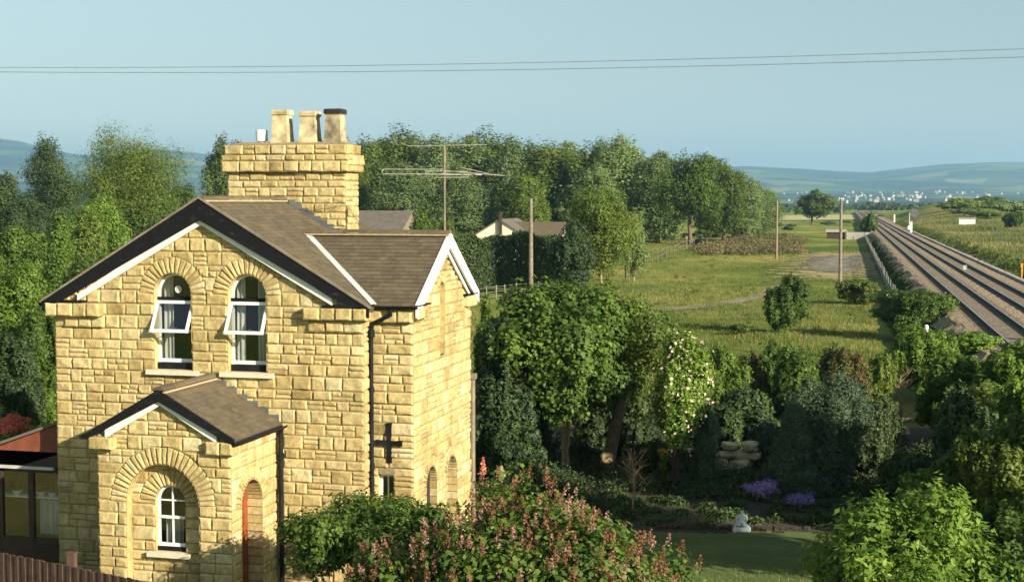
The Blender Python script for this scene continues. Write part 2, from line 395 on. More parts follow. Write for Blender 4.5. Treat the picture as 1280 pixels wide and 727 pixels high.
# ------------------------------------------------------------------ railway
def ballast_mat():
    m, nt, b, o = nodes('ballast')
    v = nt.nodes.new('ShaderNodeTexVoronoi'); v.inputs['Scale'].default_value = 9
    g = nt.nodes.new('ShaderNodeNewGeometry'); nt.links.new(g.outputs['Position'], v.inputs['Vector'])
    c = ramp(nt, v.outputs['Color'], [(0, (.17,.125,.075)), (.5, (.32,.24,.145)), (1, (.47,.37,.235))])
    c = mix(nt, .5, c, ramp(nt, noise(nt, .5, 5, .6, stretch=(1.5, .15, 1)), [(.3, (.55,.50,.45)), (.7, (1,1,1))]), 'MULTIPLY')
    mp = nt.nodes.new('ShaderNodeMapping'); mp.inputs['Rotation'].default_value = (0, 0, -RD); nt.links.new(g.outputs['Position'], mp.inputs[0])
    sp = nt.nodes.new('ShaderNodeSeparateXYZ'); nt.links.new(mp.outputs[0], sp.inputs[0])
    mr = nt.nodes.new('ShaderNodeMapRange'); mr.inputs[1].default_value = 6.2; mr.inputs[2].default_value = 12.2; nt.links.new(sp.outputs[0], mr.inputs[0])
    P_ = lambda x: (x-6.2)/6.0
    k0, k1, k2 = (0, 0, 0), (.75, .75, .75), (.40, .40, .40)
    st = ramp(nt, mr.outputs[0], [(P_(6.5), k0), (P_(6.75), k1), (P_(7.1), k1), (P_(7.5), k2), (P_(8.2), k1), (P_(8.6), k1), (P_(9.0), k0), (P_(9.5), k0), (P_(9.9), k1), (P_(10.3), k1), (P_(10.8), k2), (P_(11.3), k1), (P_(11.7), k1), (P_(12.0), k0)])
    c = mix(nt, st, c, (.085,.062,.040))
    nt.links.new(c, b.inputs['Base Color']); b.inputs['Roughness'].default_value = .95
    bump(nt, b, v.outputs['Distance'], 1, .08); return m
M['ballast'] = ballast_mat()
prof = [(4.75, -.25), (5.0, .05), (5.35, .26), (5.6, .34), (5.8, .36), (6.7, .37), (8.3, .37), (8.9, .40), (9.5, .40), (10.0, .37), (11.6, .37), (12.2, .36), (13.0, .30), (14.6, .28), (15.4, .5)]
ysr = np.concatenate([np.linspace(12, 200, 120), np.linspace(204, 900, 90)])
v = []; f = []
for iy, y in enumerate(ysr):
    for ix, (x, z) in enumerate(prof):
        j = .12*math.sin(y*.9+ix)+.1*math.sin(y*.37+ix*2) if ix < 4 or ix > 11 else 0
        v.append((*rw(x+j, y), EMB+z+.02*math.sin(y*2.3+ix*4)))
np_ = len(prof)
f = [(i*np_+k, i*np_+k+1, (i+1)*np_+k+1, (i+1)*np_+k) for i in range(len(ysr)-1) for k in range(np_-1)]
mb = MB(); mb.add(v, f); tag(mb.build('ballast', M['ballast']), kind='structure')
def track(xc, label, n):
    t = empty('railway_track', (0, 0, 0), label, 'railway track', 'tracks of the double line')
    for s in (-1, 1):
        x = xc + s*.7525
        mb = MB()
        mb.box((x-.07, 14, .40), (x+.07, 900, .42)); mb.box((x-.012, 14, .42), (x+.012, 900, .53)); mb.box((x-.036, 14, .53), (x+.036, 900, .553))
        r = mb.build('rail', M['rust'], t)
        mb = MB(); mb.box((x-.028, 14, .554), (x+.028, 900, .560)); hd = mb.build('rail_head', M['railtop']); hd.parent = r; hd.location = (0,0,0)
    mb = MB(); mb.box((xc-1.25, -.13, .30), (xc+1.25, .13, .395)); s0 = mb.build('sleeper', M['sleeper'], t)
    for k in range(100):
        o = s0 if k == 0 else s0.copy()
        if k: COL.objects.link(o)
        o.location = s0.location if k == 0 else (s0b[0], s0b[1] + k*.7, s0b[2])
        if k == 0: o.location.y += 58; s0b = tuple(o.location)
    mb = MB()
    for k in range(440): mb.box((xc-1.25, 128+k*.7-.13, .30), (xc+1.25, 128+k*.7+.13, .395))
    for k in range(60): mb.box((xc-1.25, 57.3-k*.7-.13, .30), (xc+1.25, 57.3-k*.7+.13, .395))
    tag(mb.build('sleepers', M['sleeper'], t), kind='stuff')
    t.location = (0, 0, EMB); t.rotation_euler.z = RD
track(7.6, 'nearer left-hand railway track running straight to the horizon on brown ballast', 0)
track(10.75, 'farther right-hand railway track beside the grass bank', 1)
# cable trough beside the right track
mb = MB()
for k in range(150): mb.box((13.35+rnd.uniform(-.03,.03), 50+k*2.0, .30), (13.75+rnd.uniform(-.03,.03), 51.95+k*2.0, .44+rnd.uniform(0,.03)))
ct = mb.build('cable_trough', M['concrete']); ct.location.z = EMB; ct.rotation_euler.z = RD; tag(ct, 'pale concrete cable trough running along the far side of the railway', 'cable trough')

# ------------------------------------------------------------------ stone walls
class Panel:
    """A wall face: O origin, U along, N outward, vertical is Z. Holes: dict(cx, w, zb, zs, ring, kind)."""
    def __init__(s, O, U, N, u0, u1, z0, z1, top=None, holes=(), dark=0):
        s.O = Vector(O); s.U = Vector(U); s.N = Vector(N); s.u0, s.u1, s.z0, s.z1 = u0, u1, z0, z1
        s.top = top or (lambda u: z1); s.holes = list(holes); s.dark = dark
    def P(s, u, z, h=0): q = s.O + s.U*u + s.N*h; return (q.x, q.y, q.z + z)
    def flip(s): return s.U.cross(Vector((0,0,1))).dot(s.N) < 0
    def back(s, mb):
        br = {s.u0, s.u1, (s.u0+s.u1)/2}
        for h in s.holes:
            for k in range(17): br.add(h['cx'] - h['w']*math.cos(math.pi*k/16))
        br = sorted(b for b in br if s.u0 <= b <= s.u1)
        # apex breakpoint
        for a, b in zip(br, br[1:]):
            mid = (a+b)/2; cut = None
            for h in s.holes:
                if abs(mid-h['cx']) < h['w']: cut = h
            tA, tB = s.top(a), s.top(b)
            def quad(a, b, za, zb_, zc, zd):
                vs = [s.P(a, za), s.P(b, zb_), s.P(b, zc), s.P(a, zd)]
                mb.add(vs, [(0,1,2,3) if not s.flip() else (3,2,1,0)], .5, 1)
            if not cut: quad(a, b, s.z0, s.z0, tB, tA)
            else:
                h = cut
                def arch(u):
                    if h.get('kind') == 'rect': return h['zs']
                    return h['zs'] + math.sqrt(max(0, h['w']**2-(u-h['cx'])**2))
                if h['zb'] > s.z0+.01: quad(a, b, s.z0, s.z0, h['zb'], h['zb'])
                quad(a, b, arch(a), arch(b), tB, tA)
    def outline(s, h, w=None):
        w = w or h['w']; pts = [(h['cx']-w, h['zb'])]
        if h.get('kind') == 'rect': pts += [(h['cx']-w, h['zs']), (h['cx']+w, h['zs'])]
        else: pts += [(h['cx']-w*math.cos(math.pi*k/20), h['zs']+w*math.sin(math.pi*k/20)) for k in range(21)]
        return pts + [(h['cx']+w, h['zb'])]
    def reveal(s, mb, h, dep, front=.0, a=.5, m=0, bricks=False):
        pts = s.outline(h)
        if not bricks:
            for p, q in zip(pts, pts[1:]):
                mb.add([s.P(*p, front), s.P(*q, front), s.P(*q, -dep), s.P(*p, -dep)], [(0,1,2,3)], a, m)
        else:                                   # stones lining the opening
            acc = []; 
            for p, q in zip(pts, pts[1:]):
                n = max(1, round(math.dist(p, q)/.16))
                for k in range(n): acc.append((tuple(p[i]+(q[i]-p[i])*k/n for i in (0,1)), tuple(p[i]+(q[i]-p[i])*(k+1)/n for i in (0,1))))
            for p, q in acc:
                mb.add([s.P(*p, front), s.P(*q, front), s.P(*q, -dep), s.P(*p, -dep)], [(0,1,2,3)], .5, 1)
                cx, cz = h['cx'], h['zs']; g = .012; L_ = math.dist(p, q)
                if L_ < .05: mb.a[-1] = rnd.random()*.8; mb.m[-1] = m; continue
                p2 = tuple(p[i]+(q[i]-p[i])*g/L_ for i in (0,1)); q2 = tuple(q[i]+(p[i]-q[i])*g/L_ for i in (0,1))
                mx = (p[0]+q[0])/2; mz = (p[1]+q[1])/2
                nx_, nz_ = cx-mx, (0 if mz < cz else cz-mz); ln = math.hypot(nx_, nz_) or 1; e = .012
                off = (nx_/ln*e, nz_/ln*e)
                vs = [s.P(p2[0]+off[0], p2[1]+off[1], front+.01), s.P(q2[0]+off[0], q2[1]+off[1], front+.01), s.P(q2[0]+off[0], q2[1]+off[1], -dep), s.P(p2[0]+off[0], p2[1]+off[1], -dep),
                      s.P(*p2, front), s.P(*q2, front), s.P(*q2, -dep), s.P(*p2, -dep)]
                mb.add(vs, [(0,1,2,3),(0,4,5,1),(1,5,6,2),(3,7,4,0)], rnd.random(), m)
    def project(s, u, z):
        """push a point out of the arch zones and under the gable; returns (u, z, distance to that edge)"""
        dm = 9
        for h in s.holes:
            cx, w_, rg = h['cx'], h['w'], h.get('ring', 0)
            if h.get('kind') == 'rect':
                if h['zb'] < z < h['zs'] and abs(u-cx) < w_:
                    dz = min(z-h['zb'], h['zs']-z)
                    if w_-abs(u-cx) < dz: u = cx + math.copysign(w_, u-cx)
                    else: z = h['zb'] if z-h['zb'] < h['zs']-z else h['zs']
                    dm = 0
                continue
            Ro = w_+rg
            if z >= h['zs']:
                d = math.hypot(u-cx, z-h['zs'])
                if d < Ro:
                    if d < 1e-4: u, z = cx, h['zs']+Ro
                    else: u, z = cx+(u-cx)*Ro/d, h['zs']+(z-h['zs'])*Ro/d
                    dm = 0
                else: dm = min(dm, d-Ro)
            elif z > h['zb']:
                if abs(u-cx) < w_: u = cx+math.copysign(w_, u-cx); dm = 0
                else: dm = min(dm, abs(u-cx)-w_)
        t = s.top(u)
        if z > t: z = t; dm = 0
        return u, z, dm
    def stone(s, mb, a, b, c, d, fine=True):
        g = .007; a += g; b -= g; c += g; d -= g
        W, H = b-a, d-c
        if W < .03 or H < .03: return
        if fine:
            us = [0, .012, .035] + [.035+(W-.07)*k/max(1, round(W/.075)) for k in range(1, max(1, round(W/.075)))] + [W-.035, W-.012, W]
            vs_ = [0, .012, .03] + [.03+(H-.06)*k/max(1, round(H/.07)) for k in range(1, max(1, round(H/.07)))] + [H-.03, H-.012, H]
            if W < .09: us = [0, .012, W/2, W-.012, W]
            if H < .08: vs_ = [0, .012, H/2, H-.012, H]
        else: us = [0, .02, W-.02, W]; vs_ = [0, .02, H-.02, H]
        big = min(1, min(W, H)/.2)
        pr = rnd.uniform(.012, .036)*(.55+.45*big); tx, tz = rnd.uniform(-.05, .05), rnd.uniform(-.06, .06)
        ph = [rnd.uniform(0, 6.28) for _ in range(4)]; fr = rnd.uniform(9, 20), rnd.uniform(10, 24)
        V = []; zz = []
        for z in vs_:
            for u in us:
                jx = jz = 0
                if fine and 0 < u < W and 0 < z < H: jx, jz = rnd.uniform(-.005, .005), rnd.uniform(-.005, .005)
                pu, pz, dm = s.project(a+u+jx, c+z+jz)
                e = min(u, W-u, z, H-z, dm)
                t = min(1, max(0, e/.035)); t = t*(2-t)
                hgt = t*(.006 + pr + (u-W/2)*tx + (z-H/2)*tz + .008*big*math.sin(u*fr[0]+ph[0]+2*z)*math.cos(z*fr[1]+ph[1]) + rnd.uniform(-.004, .004)*(e > .01))
                V.append(s.P(pu, pz, max(0, hgt) if t > 0 else 0)); zz.append(pz)
        n = len(us); F = []
        for j in range(len(vs_)-1):
            for i in range(n-1):
                q = (j*n+i, j*n+i+1, (j+1)*n+i+1, (j+1)*n+i)
                F.append(q if not s.flip() else q[::-1])
        if max(zz)-min(zz) < .02: return
        mb.add(V, F, min(1, max(0, rnd.gauss(.5, .22))), 0)
    def stones(s, mb, fine=True, hs=(.19, .23, .27), quoin=True):
        z = s.z0
        while z < s.z1-.03:
            H = rnd.choice(hs)
            if s.z1-z-H < .10: H = s.z1-z
            cuts = []
            for h in s.holes:
                w_, rg = h['w'], h.get('ring', 0); cx = h['cx']
                lo, hi = z, z+H
                if h.get('kind') == 'rect':
                    if hi > h['zb']+.02 and lo < h['zs']-.02: cuts.append((cx-w_, cx+w_))
                    continue
                if hi <= h['zb']+.02: continue
                if lo < h['zs']: cuts.append((cx-w_+.001, cx+w_-.001)) if hi < h['zs']+w_ else None
                else:
                    dz = hi-h['zs']; Ro = w_+rg
                    if dz < Ro: m_ = math.sqrt(Ro*Ro-dz*dz); cuts.append((cx-m_, cx+m_))
                    elif lo-h['zs'] < Ro: cuts.append((cx-.001, cx+.001))
            segs = [(s.u0, s.u1)]
            for c0, c1 in cuts:
                ns = []
                for a, b in segs:
                    if c1 <= a or c0 >= b: ns.append((a, b)); continue
                    if c0 > a: ns.append((a, c0))
                    if c1 < b: ns.append((c1, b))
                segs = ns
            for a, b in segs:
                u = a
                while u < b-.02:
                    W = rnd.uniform(.24, .46)
                    if b-u-W < .16: W = b-u
                    if W > .66: W /= 2
                    r_ = rnd.random()
                    ends = u < a+.01 or u+W > b-.01
                    if H > .18 and r_ < (.14 if ends else .30):
                        k = 3 if (H > .25 and rnd.random() < .4) else 2
                        cs = [0]+sorted(H*(i/k+rnd.uniform(-.06, .06)) for i in range(1, k))+[H]
                        for p, q in zip(cs, cs[1:]):
                            if W > .34 and rnd.random() < .3:
                                m_ = W*rnd.uniform(.4, .6); s.stone(mb, u, u+m_, z+p, z+q, fine); s.stone(mb, u+m_, u+W, z+p, z+q, fine)
                            else: s.stone(mb, u, u+W, z+p, z+q, fine)
                    else: s.stone(mb, u, u+W, z, z+H, fine)
                    u += W
            z += H
    def voussoirs(s, mb, h, n=None, m=0):
        w_, rg = h['w'], h['ring']; n = n or max(9, round(math.pi*(w_+rg*.4)/.098)); key = n//2
        for k in range(n):
            a0 = math.pi*k/n; a1 = math.pi*(k+1)/n; g = .007
            V = []; pr = rnd.uniform(.012, .032); rr = rg + (rnd.uniform(-.02, .012)); rs = [0, .02, rr*.35, rr*.65, rr-.02, rr]; as_ = [0, .2, .5, .8, 1]
            for r_ in rs:
                for q in as_:
                    rad = w_+.004+r_; aa = a0+g/rad+(a1-a0-2*g/rad)*q
                    e = min(r_, rr-r_, min(q, 1-q)*(a1-a0)*rad); t = min(1, max(0, e/.025))
                    V.append(s.P(h['cx']-rad*math.cos(aa), h['zs']+rad*math.sin(aa), t*(pr+.006+rnd.uniform(-.005, .005))))
            nn = len(as_); F = [(j*nn+i, (j+1)*nn+i, (j+1)*nn+i+1, j*nn+i+1) for j in range(len(rs)-1) for i in range(nn-1)]
            if not s.flip(): F = [q[::-1] for q in F]
            mb.add(V, F, min(1, max(0, rnd.gauss(.5, .2))), m)
SM = [M['stone'], M['mortar']]
def stone_block(mb, lo, hi, m=0):      # a projecting dressed block with rough outer faces (front -Y and +X, -X, underside, top)
    x0, y0, z0 = lo; x1, y1, z1 = hi
    n = max(1, round((x1-x0)/.34)); us = [0]+sorted((x1-x0)*(k/n+rnd.uniform(-.1, .1)/n) for k in range(1, n))+[x1-x0]
    mb.box((x0+.012, y0+.012, z0+.004), (x1-.012, y1, z1-.004), .5, 1)
    p = Panel((x0, y0+.012, 0), (1,0,0), (0,-1,0), 0, x1-x0, z0, z1)
    for a, b in zip(us, us[1:]): p.stone(mb, a, b, z0, z1)
    p = Panel((x1-.012, y0, 0), (0,1,0), (1,0,0), 0, y1-y0, z0, z1); p.stone(mb, 0, y1-y0, z0, z1)
    p = Panel((x0+.012, y0, 0), (0,1,0), (-1,0,0), 0, y1-y0, z0, z1); p.stone(mb, 0, y1-y0, z0, z1)

def tiles(mb, P0, E, Sd, length, depth, tw=.19, gauge=.13, th=.013, keep=None):
    """overlapping tile courses: P0 eave corner, E along the eave, Sd up the slope"""
    P0, E, Sd = Vector(P0), Vector(E).normalized(), Vector(Sd).normalized(); N = E.cross(Sd).normalized()
    if N.z < 0: N = -N
    rows = int(math.ceil(depth/gauge))
    for r_ in range(rows):
        s0 = r_*gauge; s1 = min(depth, s0+gauge*1.25); u = -(tw/2 if r_ % 2 else 0)
        while u < length-.01:
            a, b = max(0, u+.003), min(length, u+tw-.003); u += tw
            if b-a < .02: continue
            if keep and not keep(P0+E*((a+b)/2)+Sd*(s0+gauge/2)): continue
            lf = rnd.uniform(0, .003); up = .024+lf
            f0 = s0+rnd.uniform(-.004, .004)
            c = [P0+E*a+Sd*f0+N*up, P0+E*b+Sd*f0+N*(up+rnd.uniform(-.002, .002)), P0+E*b+Sd*s1+N*.010, P0+E*a+Sd*s1+N*.010]
            lo = [q-N*th for q in c[:2]]
            mb.add(c+lo, [(0,1,2,3), (4,5,1,0), (4,0,3,), (5,2,1)], rnd.random())

# ------------------------------------------------------------------ the house
HX0, HX1, HY, HYB = -16.1, -9.48, 25.4, 31.6         # main block
RX, RZ, SL = -12.8, 7.84, .592                       # ridge
WY0, WY1, WX = 25.72, 29.6, -8.60                    # side wing
house = empty('stone_house', (-12.8, 28.4, 0), 'two-storey house of golden rough stone with brown gabled roofs and a wide chimney', 'house')
rz = lambda x: RZ - SL*abs(x-RX)
# --- main front wall
upw = [dict(cx=-13.48-HX0, w=.405, zb=4.5, zs=6.0, ring=.31), dict(cx=-11.89-HX0, w=.405, zb=4.5, zs=6.0, ring=.31)]
mb = MB()
front = Panel((HX0, HY, 0), (1,0,0), (0,-1,0), 0, HX1-HX0, 0, RZ-.15, lambda u: rz(HX0+u)-.10, upw)
front.back(mb); front.stones(mb)
for h in upw: front.voussoirs(mb, h); front.reveal(mb, h, .32, .012, bricks=False)
# return of the main block, right side in front of the wing, and behind it
for y0, y1 in ((HY, WY0), (WY1, HYB)):
    p = Panel((HX1, y0, 0), (0,1,0), (1,0,0), 0, y1-y0, 0, 5.86); p.back(mb); p.stones(mb, True)
for p in (Panel((HX0, HYB, 0), (0,-1,0), (-1,0,0), 0, HYB-HY, 0, 5.86), Panel((HX1, HYB, 0), (-1,0,0), (0,1,0), 0, HX1-HX0, 0, RZ-.15, lambda u: rz(HX1-u)-.1)):
    p.back(mb); p.stones(mb, False)
stone_block(mb, (-16.22, 25.22, 5.52), (-15.0, 25.5, 5.80)); stone_block(mb, (-15.85, 25.33, 5.30), (-14.98, 25.45, 5.515))
stone_block(mb, (-10.66, 25.22, 5.55), (-9.36, 25.5, 5.80)); stone_block(mb, (-10.60, 25.33, 5.32), (-9.5, 25.45, 5.545))
mb.build('main_wall', SM, house)
# --- wing
mb = MB()
p = Panel((HX1-.02, WY0, 0), (1,0,0), (0,-1,0), 0, WX-HX1+.02, 0, 5.86, None, [dict(cx=-9.17-HX1+.02, w=.16, zb=1.4, zs=2.56, kind='rect')])
wf = p; p.back(mb); p.stones(mb, hs=(.16, .2, .24)); p.reveal(mb, p.holes[0], .25)
WR = 27.72; WRZ = 7.14; WSL = .62
sh = [dict(cx=27.55-WY0, w=.19, zb=4.7, zs=6.0, ring=.14), dict(cx=26.80-WY0, w=.36, zb=.9, zs=2.20, ring=.2), dict(cx=28.20-WY0, w=.38, zb=.9, zs=2.15, ring=.2)]
side = Panel((WX, WY0, 0), (0,1,0), (1,0,0), 0, WY1-WY0, 0, WRZ-.12, lambda u: WRZ-WSL*abs(WY0+u-WR)-.10, sh)
side.back(mb); side.stones(mb)
for h in sh: side.voussoirs(mb, h); side.reveal(mb, h, .12 if h['w'] < .3 else .34, .012, bricks=h['w'] > .3)
# blind back of the lancet
q = Panel((WX-.12, WY0, 0), (0,1,0), (1,0,0), sh[0]['cx']-.2, sh[0]['cx']+.2, 4.7, 6.2); q.back(mb); q.stones(mb)
p = Panel((WX, WY1, 0), (-1,0,0), (0,1,0), 0, WX-HX1, 0, 5.86); p.back(mb); p.stones(mb, False)
for y0, y1 in ((WY0-.1, WY0+.55), (WY1-.53, WY1+.12)):
    mb.box((WX-.05, y0+.012, 5.57), (WX+.13, y1-.012, 5.80), .5, 1)
    k = Panel((WX+.125, y0, 0), (0,1,0), (1,0,0), 0, y1-y0, 5.56, 5.81); k.stone(mb, 0, (y1-y0)*.55, 5.56, 5.81); k.stone(mb, (y1-y0)*.55, y1-y0, 5.56, 5.81)
    k = Panel((WX-.1, y0+.012, 0), (1,0,0), (0,-1,0), 0, .24, 5.56, 5.81); k.stone(mb, 0, .24, 5.56, 5.81)
for z, a, b in ((5.18, WY1-.6, WY1-.4),): mb.box((WX, a, z), (WX+.06, b, 5.56), .6, 0)
stone_block(mb, (-9.46, WY0-.12, 5.50), (WX+.01, WY0+.05, 5.76))
mb.build('wing_wall', SM, house)
# --- porch
PX0, PX1, PY0, PRX, PRZ, PSL = -14.0, -11.30, 23.4, -12.66, 4.37, .575
prz = lambda x: PRZ-PSL*abs(x-PRX)
mb = MB()
rec = dict(cx=-12.68-PX0, w=.735, zb=.45, zs=2.27, ring=.32)
pf = Panel((PX0, PY0, 0), (1,0,0), (0,-1,0), 0, PX1-PX0, 0, PRZ-.12, lambda u: prz(PX0+u)-.1, [rec])
pf.back(mb); pf.stones(mb); pf.voussoirs(mb, rec); pf.reveal(mb, rec, .23, .012, bricks=False)
win = dict(cx=-12.64-PX0, w=.305, zb=1.34, zs=2.28, ring=.30)
pi = Panel((PX0, PY0+.22, 0), (1,0,0), (0,-1,0), rec['cx']-.76, rec['cx']+.76, .45, 3.04, None, [win])
pi.back(mb); pi.stones(mb); pi.voussoirs(mb, win); pi.reveal(mb, win, .16, .012)
mb.box((PX0+rec['cx']-.74, PY0, .40), (PX0+rec['cx']+.74, PY0+.22, .45), .6, 0)
dh = dict(cx=24.23-PY0, w=.47, zb=.12, zs=2.18, ring=.24)
ps = Panel((PX1, PY0, 0), (0,1,0), (1,0,0), 0, HY-PY0, 0, 3.50, None, [dh])
ps.back(mb); ps.stones(mb); ps.voussoirs(mb, dh); ps.reveal(mb, dh, .32, .012, bricks=True)
mb.box((PX1-.4, 23.7, 0), (PX1+.02, 24.8, .115), .6, 0)
p = Panel((PX0, HY, 0), (0,-1,0), (-1,0,0), 0, HY-PY0, 0, 3.50); p.back(mb); p.stones(mb, False)
stone_block(mb, (-14.12, 23.26, 3.24), (-13.62, 23.5, 3.49)); stone_block(mb, (-11.75, 23.26, 3.24), (-11.2, 23.5, 3.49))
mb.build('porch_wall', SM, house)

# --- roofs
def slopes(name, defs, under):
    mb = MB()
    for d in defs: tiles(mb, *d[:5], keep=d[5] if len(d) > 5 else None)
    for vs in under: mb.add(vs, [(0,1,2,3)], .2)
    o = mb.build(name, M['tile'], house); return o
ex = 3.5; ez = RZ-SL*ex
in_wing = lambda P: not (WY0-.25 < P.y < WY1+.1 and P.z < min(WRZ, WRZ-WSL*abs(P.y-WR))-.06)
mroof = slopes('main_roof', [
    ((RX+ex, 25.24, ez), (0,1,0), (-1,0,SL), HYB+.2-25.24, ex*math.hypot(1, SL), in_wing),
    ((RX-ex, 25.24, ez), (0,1,0), (1,0,SL), HYB+.2-25.24, ex*math.hypot(1, SL))],
    [[(RX, 25.26, RZ-.03), (RX, HYB+.15, RZ-.03), (RX+ex, HYB+.15, ez-.03), (RX+ex, 25.26, ez-.03)],
     [(RX, 25.26, RZ-.03), (RX, HYB+.15, RZ-.03), (RX-ex, HYB+.15, ez-.03), (RX-ex, 25.26, ez-.03)]])
vx = lambda z: RX + (RZ-z)/SL         # x on the main slope at height z
wex = 2.15; wez = WRZ-WSL*wex
wl = WX+.13 - (-12.2)
kw = lambda P: P.x > vx(P.z)-.02
wroof = slopes('wing_roof', [
    ((-12.2, WR-wex, wez), (1,0,0), (0,1,WSL), wl, wex*math.hypot(1, WSL), kw),
    ((-12.2, WR+wex, wez), (1,0,0), (0,-1,WSL), wl, wex*math.hypot(1, WSL), kw)],
    [[(vx(WRZ), WR, WRZ-.03), (WX+.10, WR, WRZ-.03), (WX+.10, WR-wex, wez-.03), (vx(wez), WR-wex, wez-.03)],
     [(vx(WRZ), WR, WRZ-.03), (WX+.10, WR, WRZ-.03), (WX+.10, WR+wex, wez-.03), (vx(wez), WR+wex, wez-.03)]])
pex = 1.50; pez = PRZ-PSL*pex
proof = slopes('porch_roof', [
    ((PRX+pex, 23.26, pez), (0,1,0), (-1,0,PSL), HY-23.26, pex*math.hypot(1, PSL)),
    ((PRX-pex, 23.26, pez), (0,1,0), (1,0,PSL), HY-23.26, pex*math.hypot(1, PSL))],
    [[(PRX, 23.28, PRZ-.03), (PRX, HY, PRZ-.03), (PRX+pex, HY, pez-.03), (PRX+pex, 23.28, pez-.03)],
     [(PRX, 23.28, PRZ-.03), (PRX, HY, PRZ-.03), (PRX-pex, HY, pez-.03), (PRX-pex, 23.28, pez-.03)]])
def ridge(a, b, parent, r=.11, seg=.45):
    a, b = Vector(a), Vector(b); d = (b-a).normalized(); n = max(1, round((b-a).length/seg)); sx = d.cross(Vector((0,0,1))).normalized()
    mb = MB(); mo = MB()
    for k in range(n):
        p = a+(b-a)*k/n+d*.008; q = a+(b-a)*(k+1)/n-d*.008; lf = rnd.uniform(0, .008)
        pr_ = [(math.cos(t)*r*1.15, math.sin(t)*r*.75-.02+lf) for t in (0.15, .6, 1.1, 1.57, 2.04, 2.54, 2.99)]
        V = [e+sx*x+Vector((0,0,z)) for e in (p, q) for x, z in pr_]
        mb.add(V, [(i, i+1, i+8, i+7) for i in range(6)]+[(0,1,2,3,4,5,6), (13,12,11,10,9,8,7)], rnd.random())
    for s_ in (-1, 1):
        mo.beam(a+sx*s_*(r*1.2)+Vector((0,0,-.035)), b+sx*s_*(r*1.2)+Vector((0,0,-.035)), .05, .035)
    mb.build('ridge_tiles', M['tile'], parent); mo.build('ridge_mortar', M['ridge_mortar'], parent)
ridge((RX, 25.22, RZ+.02), (RX, 29.2, RZ+.02), mroof); ridge((RX, 29.95, RZ+.02), (RX, HYB+.2, RZ+.02), mroof)
ridge((vx(WRZ)-.05, WR, WRZ+.03), (WX+.15, WR, WRZ+.03), wroof); ridge((PRX, 23.24, PRZ+.02), (PRX, HY-.01, PRZ+.02), proof)
# lead valley and flashings
mb = MB()
for sg, ye in ((1, WR-wex), (-1, WR+wex)):
    p = Vector((vx(WRZ)-.02, WR, WRZ+.055)); q = Vector((vx(wez)+.02, ye, wez+.055))
    mb.beam(p, q, .13, .012, up=(SL*.5, -WSL*sg*.5, 1))
mb.build('valley_flashing', M['lead'], wroof)
mb = MB()
for k in range(-6, 7):
    x = PRX+k*.22-.11; z = prz(x+.11); mb.box((x-.003, HY-.045-.001*(k%2), z-.1), (x+.225, HY-.03, z+.08))
mb.build('step_flashing', M['darklead'], proof)

# --- bargeboards: black boards with a pale moulding below
def barge(x_r, z_r, y, sl, half, dep_top, dep_end, name, mat, th=.05, off=0, axis='x'):
    mb = MB()
    for s_ in (-1, 1):
        if axis == 'x': P = lambda t, dz, yy: (x_r+s_*t, yy, z_r-sl*t-dz)
        else: P = lambda t, dz, yy: (yy, x_r+s_*t, z_r-sl*t-dz)
        n = 8
        for yy in (y, y+th):
            mb.add([P(half*i/n, off, yy) for i in range(n+1)]+[P(half*i/n, off+dep_top+(dep_end-dep_top)*i/n, yy) for i in range(n+1)], [(i, i+1, n+2+i, n+1+i) for i in range(n)])
        for g in (lambda i: off, lambda i: off+dep_top+(dep_end-dep_top)*i/n):
            mb.add([P(half*i/n, g(i), yy) for yy in (y, y+th) for i in range(n+1)], [(i, i+1, n+2+i, n+1+i) for i in range(n)])
        mb.add([P(half, off, y), P(half, off, y+th), P(half, off+dep_end, y+th), P(half, off+dep_end, y)], [(0,1,2,3)])
    return mb.build(name, mat, house)
barge(RX, RZ+.035, 25.22, SL, 3.48, .42, .20, 'bargeboard', M['barge'])
barge(RX, RZ+.035, 25.29, SL, 2.72, .215, .13, 'gable_moulding', M['cream'], .08, off=.30)
barge(RX, RZ+.075, 25.20, SL, 3.50, .045, .045, 'verge_strip', M['grey_wood'], .05)
barge(PRX, PRZ+.035, 23.24, PSL, 1.49, .22, .12, 'porch_bargeboard', M['barge'])
barge(PRX, PRZ+.035, 23.30, PSL, 1.12, .15, .15, 'porch_moulding', M['cream'], .06, off=.15)
barge(WR, WRZ+.05, WX+.09, WSL, 2.13, .30, .26, 'wing_bargeboard', M['cream'], .05, axis='y')
barge(WR, WRZ-.28, WX+.05, WSL, 1.75, .10, .08, 'wing_moulding', M['cream'], .03, axis='y')
# soffit boxes closing the eaves
mb = MB(); mb.box((RX-3.44, 25.2, 5.805), (RX-2.55, 25.42, 5.845)); mb.box((RX+2.55, 25.2, 5.805), (RX+3.44, 25.42, 5.845))
mb.box((WX-.02, WY0-.15, 5.815), (WX+.14, WY0+.7, 5.845)); mb.box((WX-.02, WY1-.6, 5.815), (WX+.14, WY1+.18, 5.845)); mb.build('eaves_board', M['black'], house)
